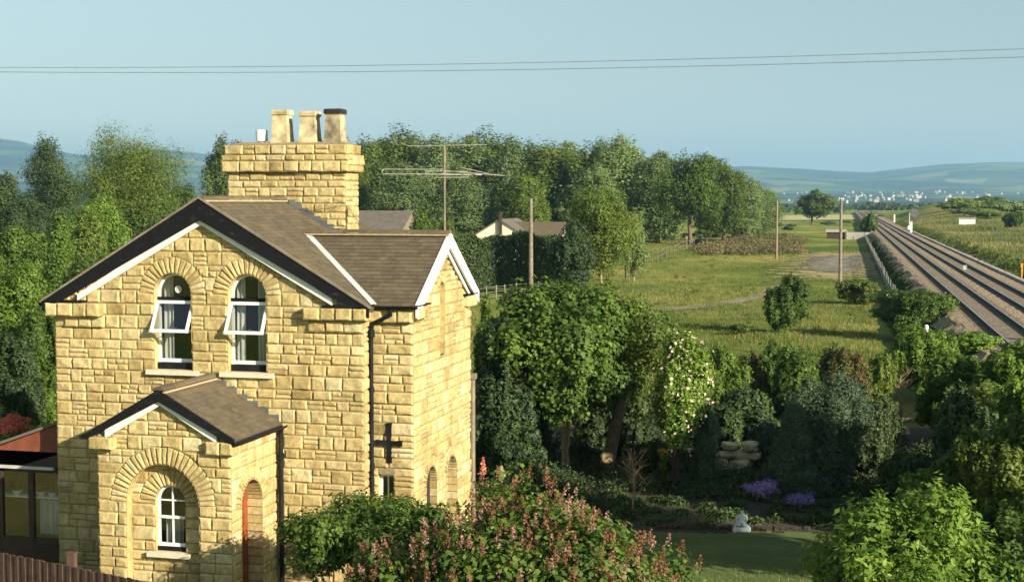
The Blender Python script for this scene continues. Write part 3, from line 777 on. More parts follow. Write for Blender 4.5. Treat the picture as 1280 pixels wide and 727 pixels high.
# gutters
def gutter(a, b, name='gutter'):
    mb = MB(); a, b = Vector(a), Vector(b); d = (b-a).normalized(); sx = d.cross(Vector((0,0,1)))
    pr_ = [(math.cos(t)*.06, math.sin(t)*.06) for t in np.linspace(math.pi, 2*math.pi, 7)]; pr2 = [(x*.85, z*.85+.004) for x, z in pr_[::-1]]
    al = pr_+pr2; n = len(al); V = [e+sx*x+Vector((0,0,z)) for e in (a, b) for x, z in al]
    mb.add(V, [(i, (i+1) % n, n+(i+1) % n, n+i) for i in range(n)]+[tuple(range(n)), tuple(range(n, 2*n))[::-1]])
    return mb.build(name, M['black'], house)
gutter((-9.52, WY0-.19, 5.83), (WX+.14, WY0-.19, 5.83)); gutter((-11.10, 23.22, 3.50), (-11.10, 25.36, 3.50)); gutter((-14.22, 23.22, 3.50), (-14.22, 25.36, 3.50))
gutter((-16.35, 25.3, 5.77), (-16.35, 31.7, 5.77))
# downpipes
mb = MB(); dy = WY0-.11; dx = -9.415
mb.tube([(-9.0, dy-.08, 5.78), (-9.0, dy-.04, 5.66), (-9.16, dy-.04, 5.58), (dx+.04, dy-.02, 5.48), (dx, dy, 5.28)], .042, 10)
mb.tube([(dx, dy, 5.34), (dx, dy, .1)], .045, 10); mb.tube([(dx, dy, 5.36), (dx, dy, 5.22)], .075, 10)
for z in (4.2, 2.72, 1.2): mb.tube([(dx, dy, z-.05), (dx, dy, z+.05)], .062, 10)
mb.build('downpipe', M['black'], house)
mb = MB(); mb.tube([(-11.14, 25.28, 3.46), (-11.17, 25.31, 3.36), (-11.17, 25.31, .1)], .05, 10)
for z in (2.9, 1.3): mb.tube([(-11.17, 25.31, z-.05), (-11.17, 25.31, z+.05)], .064, 10)
mb.build('downpipe', M['black'], house)
mb = MB(); mb.tube([(WX+.03, WY1+.09, 4.05), (WX+.03, WY1+.09, .1)], .06, 10); mb.box((WX-.05, WY1+.01, 3.95), (WX+.11, WY1+.17, 4.07)); tag(mb.build('downpipe', M['grey_wood'], house), 'pale grey pipe at the far corner')
# wall anchor cross
mb = MB(); ay = WY0-.052
V = []
for (hx, hz) in ((.045, .385), (.265, .048)):
    x, z = -9.085, 3.18; yy = ay if hx < .1 else ay-.012
    fl = 1.15; V = []
    if hx < .1: pts = [(-hx*fl, -hz), (hx*fl, -hz), (hx, -hz+.1), (hx, hz-.1), (hx*fl, hz), (-hx*fl, hz), (-hx, hz-.1), (-hx, -hz+.1)]
    else: pts = [(-hx, -hz*fl), (-hx+.1, -hz), (hx-.1, -hz), (hx, -hz*fl), (hx, hz*fl), (hx-.1, hz), (-hx+.1, hz), (-hx, hz*fl)]
    V = [(x+a, yy, z+b) for a, b in pts]+[(x+a, yy+.05, z+b) for a, b in pts]
    mb.add(V, [tuple(range(8)), tuple(range(15, 7, -1))]+[(i, (i+1) % 8, 8+(i+1) % 8, 8+i) for i in range(8)])
tag(mb.build('wall_anchor', M['black'], house), 'black iron cross-shaped wall anchor')

# --- chimney
CX0, CX1, CY0, CY1 = -14.1, -11.3, 29.2, 29.95
mb = MB()
for off, z0, z1 in ((0, 5.9, 8.46), (.10, 8.46, 8.84), (.05, 8.84, 9.06)):
    x0, x1, y0, y1 = CX0-off, CX1+off, CY0-off, CY1+off
    for p in (Panel((x0, y0, 0), (1,0,0), (0,-1,0), 0, x1-x0, z0, z1), Panel((x1, y0, 0), (0,1,0), (1,0,0), 0, y1-y0, z0, z1),
              Panel((x1, y1, 0), (-1,0,0), (0,1,0), 0, x1-x0, z0, z1), Panel((x0, y1, 0), (0,-1,0), (-1,0,0), 0, y1-y0, z0, z1)):
        p.back(mb); p.stones(mb, hs=(.15, .2, .24) if off == 0 else ((.14, .24) if off == .1 else (.22,)))
    mb.box((x0, y0, z0), (x1, y1, z0+.002), .5, 1); mb.box((x0, y0, z1-.006), (x1, y1, z1-.003), .5, 1)
ch = mb.build('chimney', SM, house)
mb = MB(); a = .05
mb.add([(CX0-a+.03, CY0-a+.03, 9.055), (CX1+a-.03, CY0-a+.03, 9.055), (CX1+a-.03, CY1+a-.03, 9.055), (CX0-a+.03, CY1+a-.03, 9.055), (CX0+.25, CY0+.22, 9.13), (CX1-.15, CY0+.22, 9.13), (CX1-.15, CY1-.22, 9.13), (CX0+.25, CY1-.22, 9.13)],
       [(0,1,5,4),(1,2,6,5),(2,3,7,6),(3,0,4,7),(4,5,6,7)]); mb.build('flaunching', M['mortar'], ch)
for i, (x, mt, dark) in enumerate(((-12.93, 'clay', 0), (-12.27, 'clay', 0), (-11.67, 'clay_dirty', 1))):
    mb = MB(); n = 16; H = .72 + (.02 if i != 1 else -.02)
    q = 1.36
    mb.lathe((x, 29.56, 9.10), [(r_*q, z_) for r_, z_ in ((.215, 0), (.213, .05), (.200, .12), (.172, H-.17), (.172, H-.13), (.200, H-.10), (.205, H-.04), (.190, H), (.14, H), (.13, H-.05))], 4, m=0)
    mb.lathe((x, 29.56, 9.10), [(.13*q, H-.05), (.12*q, H-.4), (.001, H-.42)], 4, m=1)
    if dark: mb.lathe((x, 29.56, 9.10), [(.2015*q, H-.105), (.208*q, H-.04), (.192*q, H+.003), (.14*q, H+.003)], 4, m=1)
    tag(mb.build('chimney_pot', [M[mt], M['soot']], ch), ['buff clay pot with sooty right side', 'palest clay pot', 'grey pot with black sooty rim'][i])
mb = MB(); mb.lathe((-13.43, 29.56, 9.1), [(.08, 0), (.08, .05), (.135, .06), (.135, .29), (.10, .31), (.001, .31)], 14); tag(mb.build('flue_cowl', M['white'], ch), 'small whitish metal flue cowl')
mb = MB()
for k in range(9):
    x = -12.62+k*.15; z = rz(x); mb.box((x, 29.15, z-.1), (x+.152, 29.168, z+.12))
mb.build('step_flashing', M['darklead'], ch)

# --- windows
def arched_frame(mb, cx, zs, w_, zb, y, t=.045, d=.05, zcut=None):
    """frame strip following the arch, between the planes y and y+d"""
    zc = zcut if zcut is not None else zb
    pts = [(cx-w_, zc), (cx-w_, zs)]+[(cx-w_*math.cos(math.pi*k/18), zs+w_*math.sin(math.pi*k/18)) for k in range(1, 18)]+[(cx+w_, zs), (cx+w_, zc)]
    wi = w_-t
    pin = [(cx-wi, zc), (cx-wi, zs)]+[(cx-wi*math.cos(math.pi*k/18), zs+wi*math.sin(math.pi*k/18)) for k in range(1, 18)]+[(cx+wi, zs), (cx+wi, zc)]
    n = len(pts); V = [(x, y, z) for x, z in pts]+[(x, y, z) for x, z in pin]+[(x, y+d, z) for x, z in pts]+[(x, y+d, z) for x, z in pin]
    mb.add(V, [(i, i+1, n+i+1, n+i) for i in range(n-1)]+[(n+i, n+i+1, 3*n+i+1, 3*n+i) for i in range(n-1)]+[(2*n+i, 3*n+i, 3*n+i+1, 2*n+i+1) for i in range(n-1)])
def arched_pane(mb, cx, zs, w_, zb, y):
    pts = [(cx-w_, zb), (cx-w_, zs)]+[(cx-w_*math.cos(math.pi*k/18), zs+w_*math.sin(math.pi*k/18)) for k in range(1, 18)]+[(cx+w_, zs), (cx+w_, zb)]
    mb.add([(x, y, z) for x, z in pts], [tuple(range(len(pts)))])
def curtain(mb, x0, x1, z0, z1, y, pleat=.09):
    n = int((x1-x0)/.015)+2; ph = rnd.uniform(0, 6)
    V = []
    for j in range(7):
        z = z0+(z1-z0)*j/6
        for i in range(n):
            x = x0+(x1-x0)*i/(n-1); V.append((x, y+.03*math.sin(x*2*math.pi/pleat+ph+.25*math.sin(j))+.01*math.sin(x*91), z))
    mb.add(V, [(j*n+i, j*n+i+1, (j+1)*n+i+1, (j+1)*n+i) for j in range(6) for i in range(n-1)])
def room(x0, x1, y0, y1, z0, z1, parent):
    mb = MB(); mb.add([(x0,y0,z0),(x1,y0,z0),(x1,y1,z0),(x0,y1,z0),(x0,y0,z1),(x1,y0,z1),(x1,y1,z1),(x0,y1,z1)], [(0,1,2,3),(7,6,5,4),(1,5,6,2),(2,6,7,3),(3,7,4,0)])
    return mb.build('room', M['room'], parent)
for i, cx in enumerate((-13.48, -11.89)):
    y = 25.56; w_ = .40
    mb = MB(); arched_frame(mb, cx, 6.0, w_, 4.55, y)
    fr = mb.build('window', M['white'], house)
    mb = MB(); mb.box((cx-w_, y-.03, 5.86), (cx+w_, y+.03, 5.93)); mb.build('transom', M['black'], fr)
    mb = MB(); mb.box((cx-w_+.045, y+.002, 5.225), (cx+w_-.045, y+.045, 5.285)); mb.build('rail', M['white'], fr); mb = MB(); mb.box((cx-w_+.045, y+.002, 4.63), (cx+w_-.045, y+.045, 4.70)); mb.build('rail', M['white'], fr); mb = MB(); mb.box((cx-w_+.045, y+.002, 5.80), (cx+w_-.045, y+.045, 5.858))
    mb.build('rail', M['white'], fr)
    mb = MB(); mb.box((cx-w_+.003, y-.06, 4.50), (cx+w_-.003, y+.06, 4.625)); mb.build('bottom_board', M['black'], fr)
    mb = MB(); arched_pane(mb, cx, 6.0, w_-.04, 5.94, y+.02); mb.build('pane', M['glass'], fr); mb = MB(); mb.add([(cx-w_+.04, y+.02, 4.70), (cx+w_-.04, y+.02, 4.70), (cx+w_-.04, y+.02, 5.22), (cx-w_+.04, y+.02, 5.22)], [(0,1,2,3)])
    mb.build('pane', M['glass'], fr)
    # top-hung sash swung out at the foot
    mb = MB(); zt, zb_, oy = 5.84, 5.27, .30; t = .055; top = Vector((0, y-.035, zt)); bot = Vector((0, y-.035-oy, zb_))
    X = lambda x, s_: (cx+x, top.y+(bot.y-top.y)*s_, top.z+(bot.z-top.z)*s_)
    for x in (-w_+.02, w_-.02): mb.beam(X(x, 0), X(x, 1), .05, .045)
    mb.beam(X(-w_-.005, .02), X(w_+.005, .02), .06, .045, up=(0,-1,0)); mb.beam(X(-w_-.005, .98), X(w_+.005, .98), .06, .045, up=(0,-1,0))
    mb.build('open_sash', M['white'], fr)
    mb = MB(); mb.add([X(-w_+.04, .04), X(w_-.04, .04), X(w_-.04, .96), X(-w_+.04, .96)], [(0,1,2,3)]); mb.build('sash_pane', M['glass'], fr)
    mb = MB(); mb.beam(X(.05, .95), (cx+.0, y+.01, 5.32), .012, .012); mb.build('stay', M['metal'], fr)
    mb = MB(); curtain(mb, cx-w_+.02, cx-w_+(.27 if i == 0 else .22), 4.6, 6.35, y+.16)
    if i == 1: curtain(mb, cx+.08, cx+w_-.02, 4.6, 6.35, y+.17)
    mb.build('curtain', M['curtain'], fr)
    if i == 0:
        mb = MB()
        for r0, r1 in ((0.0, .016), (.028, .042), (.054, .072)):
            n = 24
            if r0 < .001: mb.add([(cx+.045+r1*math.cos(2*math.pi*k/n), y-.002, 6.08+r1*math.sin(2*math.pi*k/n)) for k in range(n)], [tuple(range(n))])
            else: mb.add([(cx+.045+r*math.cos(2*math.pi*k/n), y-.002, 6.08+r*math.sin(2*math.pi*k/n)) for r in (r0, r1) for k in range(n)], [(k, (k+1) % n, n+(k+1) % n, n+k) for k in range(n)])
        for k in range(12): mb.beam((cx+.045+.016*math.cos(k*math.pi/6), y-.001, 6.08+.016*math.sin(k*math.pi/6)), (cx+.045+.06*math.cos(k*math.pi/6), y-.001, 6.08+.06*math.sin(k*math.pi/6)), .005, .005, up=(0,1,0))
        mb.build('ventilator', M['white'], fr)
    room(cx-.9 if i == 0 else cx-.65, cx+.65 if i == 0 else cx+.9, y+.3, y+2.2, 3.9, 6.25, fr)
    mb = MB(); mb.box((cx-.56, 25.30, 4.40), (cx+.56, 25.62, 4.495)); mb.build('window_sill', M['sill'], house)
# porch window
cx, y, w_ = -12.64, 23.70, .30
mb = MB(); arched_frame(mb, cx, 2.28, w_, 1.45, y, t=.04); mb.box((cx-w_, y-.002, 1.42), (cx+w_, y+.05, 1.48)); mb.box((cx-w_+.04, y-.012, 1.945), (cx+w_-.04, y+.05, 1.99))
fr = mb.build('window', M['white'], house)
mb = MB(); mb.box((cx-.012, y+.004, 1.48), (cx+.012, y+.04, 2.57)); mb.box((cx-w_+.04, y+.007, 2.27), (cx+w_-.04, y+.037, 2.295)); mb.build('glazing_bar', M['white'], fr)
mb = MB(); arched_pane(mb, cx, 2.28, w_-.03, 1.47, y+.025); mb.build('pane', M['glass'], fr)
mb = MB(); mb.box((cx-w_, y-.03, 1.34), (cx+w_, y+.05, 1.419)); mb.build('bottom_board', M['black'], fr)
mb = MB(); curtain(mb, cx-.27, cx+.1, 1.4, 1.9, y+.2); mb.build('curtain', M['curtain'], fr)
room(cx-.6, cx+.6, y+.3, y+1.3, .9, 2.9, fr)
mb = MB(); mb.box((cx-.44, 23.50, 1.245), (cx+.44, 23.78, 1.335)); mb.build('window_sill', M['sill'], house)
# wing front window
mb = MB(); x0, x1, y = -9.33, -9.01, WY0+.14
for a, b, c, d in ((x0, x0+.05, 1.4, 2.56), (x1-.05, x1, 1.4, 2.56), (x0+.05, x1-.05, 2.50, 2.56), (x0+.05, x1-.05, 1.4, 1.47), (x0+.05, x1-.05, 1.95, 2.0), (x0+.15, x0+.17, 1.47, 2.5)): mb.box((a, y, c), (b, y+.05, d))
fr = mb.build('window', M['white'], house)
mb = MB(); mb.add([(x0+.04, y+.02, 1.46), (x1-.04, y+.02, 1.46), (x1-.04, y+.02, 2.52), (x0+.04, y+.02, 2.52)], [(0,1,2,3)]); mb.build('pane', M['glass'], fr)
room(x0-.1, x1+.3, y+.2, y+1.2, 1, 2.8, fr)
mb = MB(); mb.box((x0-.06, WY0-.12, 1.30), (x1+.1, WY0+.2, 1.395)); mb.build('window_sill', M['sill'], house)
# the two ground-floor arches in the sunlit side
for cy, zs, w_ in ((26.80, 2.20, .36), (28.20, 2.15, .38)):
    mb = MB(); x = WX-.30; pts = [(cy-w_, .95), (cy-w_, zs)]+[(cy-w_*math.cos(math.pi*k/14), zs+w_*math.sin(math.pi*k/14)) for k in range(1, 14)]+[(cy+w_, zs), (cy+w_, .95)]
    t = .06; pin = [(cy-w_+t, .95), (cy-w_+t, zs)]+[(cy-(w_-t)*math.cos(math.pi*k/14), zs+(w_-t)*math.sin(math.pi*k/14)) for k in range(1, 14)]+[(cy+w_-t, zs), (cy+w_-t, .95)]
    n = len(pts); mb.add([(x, a, b) for a, b in pts]+[(x, a, b) for a, b in pin], [(i, i+1, n+i+1, n+i) for i in range(n-1)])
    mb.box((x-.01, cy-w_+t, 1.62), (x+.03, cy+w_-t, 1.68)); fr = mb.build('window', M['white'], house)
    mb = MB(); mb.add([(x-.01, a, b) for a, b in pin], [tuple(range(n))]); mb.build('pane', M['glass'], fr)
    mb = MB(); mb.box((WX-.32, cy-w_-.06, .82), (WX+.07, cy+w_+.06, .898)); mb.build('window_sill', M['sill'], house)
# porch door
cy, w_, zs, x = 24.23, .465, 2.18, PX1-.29
pts = [(cy-w_, .12), (cy-w_, zs)]+[(cy-w_*math.cos(math.pi*k/14), zs+w_*math.sin(math.pi*k/14)) for k in range(1, 14)]+[(cy+w_, zs), (cy+w_, .12)]
mb = MB(); mb.add([(x, a, b) for a, b in pts]+[(x-.05, a, b) for a, b in pts], [tuple(range(len(pts))), tuple(range(2*len(pts)-1, len(pts)-1, -1))])
for k in range(1, 5): mb.box((x, cy-w_+k*.186-.006, .14), (x+.012, cy-w_+k*.186+.006, 2.25))
dr = mb.build('door', M['door'], house)
mb = MB(); mb.box((x+.012, cy-w_+.02, 1.12), (x+.06, cy-w_+.09, 1.22)); mb.build('handle', M['metal'], dr)
mb = MB(); mb.box((PX1-.02, 23.65, 0), (PX1+.4, 24.8, .10)); mb.build('doorstep', M['sill'], house)
# light-tight floor inside
mb = MB(); mb.box((HX0+.05, HY+.4, .0), (HX1-.05, HYB-.05, .05)); mb.build('floor', M['room'], house)

# --- television aerial
ant = empty('tv_aerial', (WX+.02, WR-.02, 7.1), 'television aerial on a thin mast above the right-hand gable of the house', 'aerial')
mb = MB(); mb.tube([(WX+.02, WR-.02, 6.6), (WX+.02, WR-.02, 8.83)], .022, 8); mb.tube([(WX+.02, WR-.02, 8.6), (WX+.02, WR-.02, 8.86)], .035, 8); mb.build('mast', M['grey_wood'], ant)
vd = Vector((RT[0], RT[1], 0)); dd = Vector((-RT[1], RT[0], 0)); c0 = Vector((WX+.02, WR-.02, 0))
mb = MB(); z = 8.93; mb.tube([c0-vd*.75+Vector((0,0,z)), c0+vd*.86+Vector((0,0,z+.03))], .009, 6)
for k in range(15):
    p = c0+vd*(-.72+k*.108)+Vector((0,0,z+k*.002)); mb.tube([p-dd*.16, p+dd*.16], .006, 4)
mb.tube([c0-vd*.70+Vector((0,0,z+.0)), c0-vd*.60+Vector((0,0,z+.10))-dd*.1], .006, 4); mb.tube([c0-vd*.70+Vector((0,0,z)), c0-vd*.85+Vector((0,0,z+.05))], .006, 4)
mb.tube([c0+Vector((0,0,8.82)), c0+Vector((0,0,8.945))], .014, 6); mb.build('upper_array', M['aerial'], ant)
mb = MB(); z = 8.36; e = (vd*.93+dd*.37).normalized(); g = (dd*.93-vd*.37).normalized()
mb.tube([c0-vd*.55-dd*.3+Vector((0,0,z)), c0+vd*.75+dd*.3+Vector((0,0,z))], .014, 6)
def loop(c, half, gap):
    A = c-vd*half; B = c+vd*half; o1 = Vector((0,0,gap/2))+dd*.02
    mb.tube([A+o1, B+o1*.9, B+vd*.03, B-o1*.9, A-o1, A-vd*.03, A+o1], .009, 6, cap=False)
loop(c0-vd*.62-dd*.25+Vector((0,0,z+.05)), .60, .10); loop(c0+vd*.05+Vector((0,0,z+.0)), .42, .13)
mb.tube([c0-vd*.1+Vector((0,0,z+.08)), c0+vd*1.22+dd*.3+Vector((0,0,z-.02))], .008, 6); mb.tube([c0+vd*.35+dd*.3+Vector((0,0,z+.14)), c0+vd*.9+dd*.3+Vector((0,0,z+.02))], .008, 6)
mb.build('lower_array', M['aerial'], ant)

# ------------------------------------------------------------------ vegetation
def leaves(P, Nrm, size, asp=.55, fold=.25):
    """folded diamond leaves at points P with normals Nrm"""
    n = len(P); t = nr.normal(size=(n, 3)); t -= Nrm*np.sum(t*Nrm, 1)[:, None]; t /= np.linalg.norm(t, axis=1)[:, None]+1e-9
    b = np.cross(Nrm, t); s = size*nr.uniform(.55, 1.35, n)[:, None]; asp = asp*nr.uniform(.65, 1.35, n)[:, None]; fold = fold*nr.uniform(-.3, 2.2, n)[:, None]
    v = np.stack([P-t*s*.5, P+b*s*asp*.5-Nrm*s*fold*.5, P+t*s*.5, P-b*s*asp*.5-Nrm*s*fold*.5], 1).reshape(-1, 3)
    return v, np.arange(n*4).reshape(n, 4)
def unit(v): return v/(np.linalg.norm(v, axis=1)[:, None]+1e-9)
def lobes(shape, w, h, zb, k, seed, ls=1.0):
    g = np.random.default_rng(seed); H = h-zb; out = []
    for i in range(k):
        if shape == 'cone':
            f = g.uniform(0, 1)**1.2; r = (1-f)*w/2; a = g.uniform(0, 6.28); q = r*g.uniform(.5, .85)
            out.append((q*math.cos(a), q*math.sin(a), zb+H*f*.93, (.22+.25*(1-f))*w/2+.03*w, (.12)*H))
        elif shape == 'column':
            f = (i+.5)/k; r = w/2*math.sin(math.pi*min(1, .12+f*.80)**.8); a = g.uniform(0, 6.28); q = r*g.uniform(.3, .7)
            out.append((q*math.cos(a), q*math.sin(a), zb+H*f*.9+.05*H, max(.1*w, r*g.uniform(.45, .8)), H*g.uniform(.07, .13)))
        else:
            d = g.normal(size=3); d /= np.linalg.norm(d); rr = g.uniform(.30, .97)*(.86+.14*math.sin(d[0]*4+seed)*math.cos(d[2]*3+seed*2))
            if shape == 'flat': d[2] = abs(d[2])*.8-.1
            s = ls*(g.uniform(.13, .36) if rr > .7 else g.uniform(.28, .45))
            out.append((d[0]*rr*w/2, d[1]*rr*w/2, zb+H/2+d[2]*rr*H/2, s*w/2*1.05, s*H/2*g.uniform(.9, 1.25)))
    return out
def crown_mesh(name, lb, n, size, mat, parent, seed=0, asp=.55, up=.35, drop=0, shell=.55, extra=None):
    global nr
    nr = np.random.default_rng(seed+1)
    lb = np.array(lb); wgt = (lb[:, 3]**2)*.6+lb[:, 3]*lb[:, 4]; wgt /= wgt.sum(); idx = nr.choice(len(lb), n, p=wgt)
    d = unit(nr.normal(size=(n, 3))); r = 1-(1-shell)*nr.random(n)**1.4; r *= nr.normal(1, .025, n)
    # ragged twig-like clumping on the lobe surface
    ph = idx*1.7; rag = 1+.20*np.sin(d[:, 0]*7+ph)+.17*np.sin(d[:, 1]*8-ph)+.17*np.sin(d[:, 2]*9+2*ph)+.10*np.sin(d[:, 0]*17+3*ph)*np.sin(d[:, 2]*19+ph); rag = np.minimum(rag, 1.28)
    L_ = lb[idx]; P = L_[:, :3]+d*np.stack([L_[:, 3], L_[:, 3], L_[:, 4]], 1)*(r*rag)[:, None]
    P[:, 2] -= drop*np.abs(nr.normal(size=n))*L_[:, 4]
    keep = P[:, 2] > .03; P, d, idx = P[keep], d[keep], idx[keep]; n = len(P)
    N = unit(d*1.0+nr.normal(size=(n, 3))*.42+np.array([0, 0, up*.7]))
    v, q = leaves(P, N, size, asp)
    lv = np.random.default_rng(seed+5).random(len(lb)); var = np.clip(.22+.5*lv[idx]+nr.normal(0, .20, n), 0, 1)
    return np_mesh(name, v, q, var, mat), lb
def trunk_mesh(name, lb, h0, r0, mat, seed=0, lean=(0, 0), nl=7, multi=1, wig=.05):
    g = random.Random(seed); mb = MB(); lb = sorted(lb.tolist(), key=lambda q: -q[3])[:nl]
    for m in range(multi):
        ox, oy = (g.uniform(-.5, .5)*r0*6, g.uniform(-.5, .5)*r0*6) if multi > 1 else (0, 0)
        top = Vector((lean[0]+ox*1.5, lean[1]+oy*1.5, h0)); pts = []
        for k in range(7):
            f = k/6; pts.append(Vector((ox, oy, -.1)).lerp(top, f)+Vector((g.uniform(-1, 1)*wig*h0*(0 < k < 6)*.4, g.uniform(-1, 1)*wig*h0*(0 < k < 6)*.4, 0)))
        mb.tube(pts, [r0*(1.35 if k == 0 else 1-.45*k/6) for k in range(7)], 8)
        for q in lb[m::multi]:
            a = pts[g.choice((4, 5, 6))]; b = Vector(q[:3]); mid = a.lerp(b, .5)+Vector((0, 0, .08*(b-a).length))
            mb.tube([a, a.lerp(mid, .6), mid, b], [r0*.5, r0*.4, r0*.28, r0*.08], 6)
    return mb.build(name, mat, None, smooth=True)
def plant(name, x, y, w, h, label, cat, leaf='green', shape='round', zb=None, k=26, n=None, size=.12, trunk=None, bark='bark', seed=None,
          group=None, lean=(0, 0), up=.35, cover=2.6, asp=.55, deep=1.0, multi=1, drop=0, nl=7, z=None, top='crown', shell=.68, rz_=0, ls=.86):
    seed = seed if seed is not None else rnd.randrange(10**6)
    zb = (0 if zb is None else zb)
    root = empty(name, (0, 0, 0), label, cat, group)
    lb = lobes(shape, w, h, zb, k, seed, ls)
    if lean != (0, 0): lb = [(q[0]+lean[0]*.8, q[1]+lean[1]*.8, *q[2:]) for q in lb]
    if n is None:
        A = math.pi*w*(h-zb)*1.0+math.pi*w*w/2; n = int(min(90000, cover*A/(size*size*asp*.5)))
    c, lb = crown_mesh(top, lb, n, size, L[leaf], root, seed, asp, up, drop, shell); c.parent = root
    if deep != 1.0: c.scale = (1, deep, 1)
    r0 = trunk if trunk else max(.03, h*.018)
    t = trunk_mesh('trunk' if top == 'crown' else 'stems', lb, max(.25, zb+(h-zb)*.35), r0, M[bark], seed, lean, nl, multi); t.parent = root
    root.location = (x, y, ground_z(x, y) if z is None else z); root.rotation_euler.z = rz_
    return root
def at(px, ytop, ybase, wpx, z=0):
    P = PZ(px, ybase, z); dp = float((P-CO)@FW); T = PD(px, ytop, P[1])
    return dict(x=float(P[0]), y=float(P[1]), w=wpx*dp/F_PX, h=float(T[2]))
def vtree(name, spec, label, cat, **k):
    a = at(*spec); a['h'] = max(.4, a['h']-ground_z(a['x'], a['y'])); a.update(k)
    return plant(name, label=label, cat=cat, **a)
def clump(name, P3, w, h, leaf, parent, n, size, seed=0, k=8, asp=.6, up=.3, flat=False):
    """an extra mesh of blossoms spread over a plant's outer shell"""
    pass

# --- far tree line behind the field (many alike) and the nearer trees before it
protos = []
for i in range(5):
    g = np.random.default_rng(50+i)
    r = plant('tall_tree', 0, 0, 9.5, 20, 'tall tree in the long grey-green row of willows behind the house and field', 'tree', leaf=('willow', 'olive', 'willow', 'olive', 'willow')[i],
              shape='round' if i % 2 else 'column', zb=.6, k=64, n=34000, size=.40, trunk=.35, seed=100+i, group='trees of the long row across the fields', z=0)
    protos.append(r)
row = [(430,180,296),(452,168,300),(474,176,294),(496,163,299),(520,172,296),(543,176,300),(566,168,295),(590,172,299),(614,166,297),(640,176,300),(662,182,296),(686,173,300),
       (708,180,297),(730,184,301),(754,178,298),(778,175,302),(800,186,300),(822,192,303),(905,205,301),(924,216,300),(940,226,297),(956,234,296),(893,198,296),(440,200,304),(502,205,306),(575,208,306),(655,212,307),(745,205,306)]
for i, (px, yt, yb) in enumerate(row):
    a = at(px, yt, yb, 10); o = protos[i] if i < 5 else copy_tree(protos[i % 5])
    s_ = a['h']/20*1.02; o.location = (a['x'], a['y'], 0); o.scale = (s_*rnd.uniform(1.2, 1.7), s_*rnd.uniform(1.2, 1.7), s_); o.rotation_euler.z = rnd.uniform(0, 6)
vtree('oak_tree', (862, 184, 308, 92), 'tall dark green oak standing at the right end of the fence in the field', 'tree', leaf='green', zb=2.0, k=46, n=36000, size=.38, trunk=.42, seed=11)
vtree('willow_tree', (736, 212, 322, 90), 'broad pale willow in front of the long tree row', 'tree', leaf='willow', zb=1.5, k=40, n=24000, size=.40, trunk=.35, seed=12)
vtree('ash_tree', (752, 228, 366, 98), 'broad grey-green ash with a pale trunk beside the dark round bush', 'tree', leaf='olive', zb=1.2, k=44, n=40000, size=.19, trunk=.13, bark='bark_pale', seed=13, cover=1.5)
vtree('half_dead_tree', (792, 256, 352, 52), 'thin greyish tree with sparse twigs near the start of the field fence', 'tree', leaf='willow', zb=.5, k=26, n=9000, size=.22, trunk=.10, bark='bark_pale', seed=14, shell=.3)
vtree('round_bush', (714, 272, 372, 72), 'big dark green rounded bush to the right of the tall hedge', 'bush', leaf='dark', zb=0, k=34, n=40000, size=.20, seed=15, top='foliage')
vtree('field_tree', (1015, 235, 281, 56), 'lone round dark tree on the far side of the field near the railway', 'tree', leaf='olive', zb=1.5, k=26, n=16000, size=.6, trunk=.4, seed=16)
vtree('small_tree', (1086, 262, 298, 26), 'small dark tree standing tight beside the far railway tracks', 'tree', leaf='green', shape='round', zb=0, k=20, n=10000, size=.35, seed=17)
vtree('field_bush', (979, 341, 416, 60), 'dense upright green bush standing alone in the middle of the field', 'bush', leaf='green', shape='round', zb=0, k=30, n=30000, size=.15, seed=18, top='foliage')
vtree('low_bush', (1072, 346, 380, 62), 'low spreading green bush at the foot of the nearer pole', 'bush', leaf='olive', shape='round', zb=0, k=26, n=20000, size=.16, seed=19, top='foliage')
vtree('small_bush', (929, 403, 419, 36), 'very small dark bush in the grass left of the lone upright bush', 'bush', leaf='green', shape='flat', zb=0, k=12, n=5000, size=.14, seed=20, top='foliage')
vtree('bank_tree', (1236, 244, 270, 46, 2), 'round dark tree on the scrubby bank at the right horizon', 'tree', leaf='olive', zb=0, k=24, n=12000, size=.7, seed=21)
vtree('square_bush', (1268, 264, 289, 34, 2), 'dark square bush in the meadow at the right edge of the picture', 'bush', leaf='green', zb=0, k=20, n=10000, size=.35, seed=22, top='foliage')
# bushes over the scrub bank (many alike)
bp = [plant('scrub_bush', 0, 0, 9, 4.2, 'low green bush in the scrub on the bank to the right of the railway', 'bush', leaf=l_, shape='flat', zb=0, k=18, n=4500, size=.6, seed=200+i, group='bushes of the scrub bank', z=0, top='foliage', nl=3) for i, l_ in enumerate(('olive', 'green', 'willow'))]
for i in range(34):
    o = bp[i] if i < 3 else copy_tree(bp[i % 3])
    y = rnd.uniform(360, 640); x, y = rw(rnd.uniform(19, 19+.19*y), y); s_ = rnd.uniform(.5, 1.3); o.location = (x, y, ground_z(x, y)-.3); o.scale = (s_*1.3, s_, s_*rnd.uniform(.6, 1.1)); o.rotation_euler.z = rnd.uniform(0, 6)
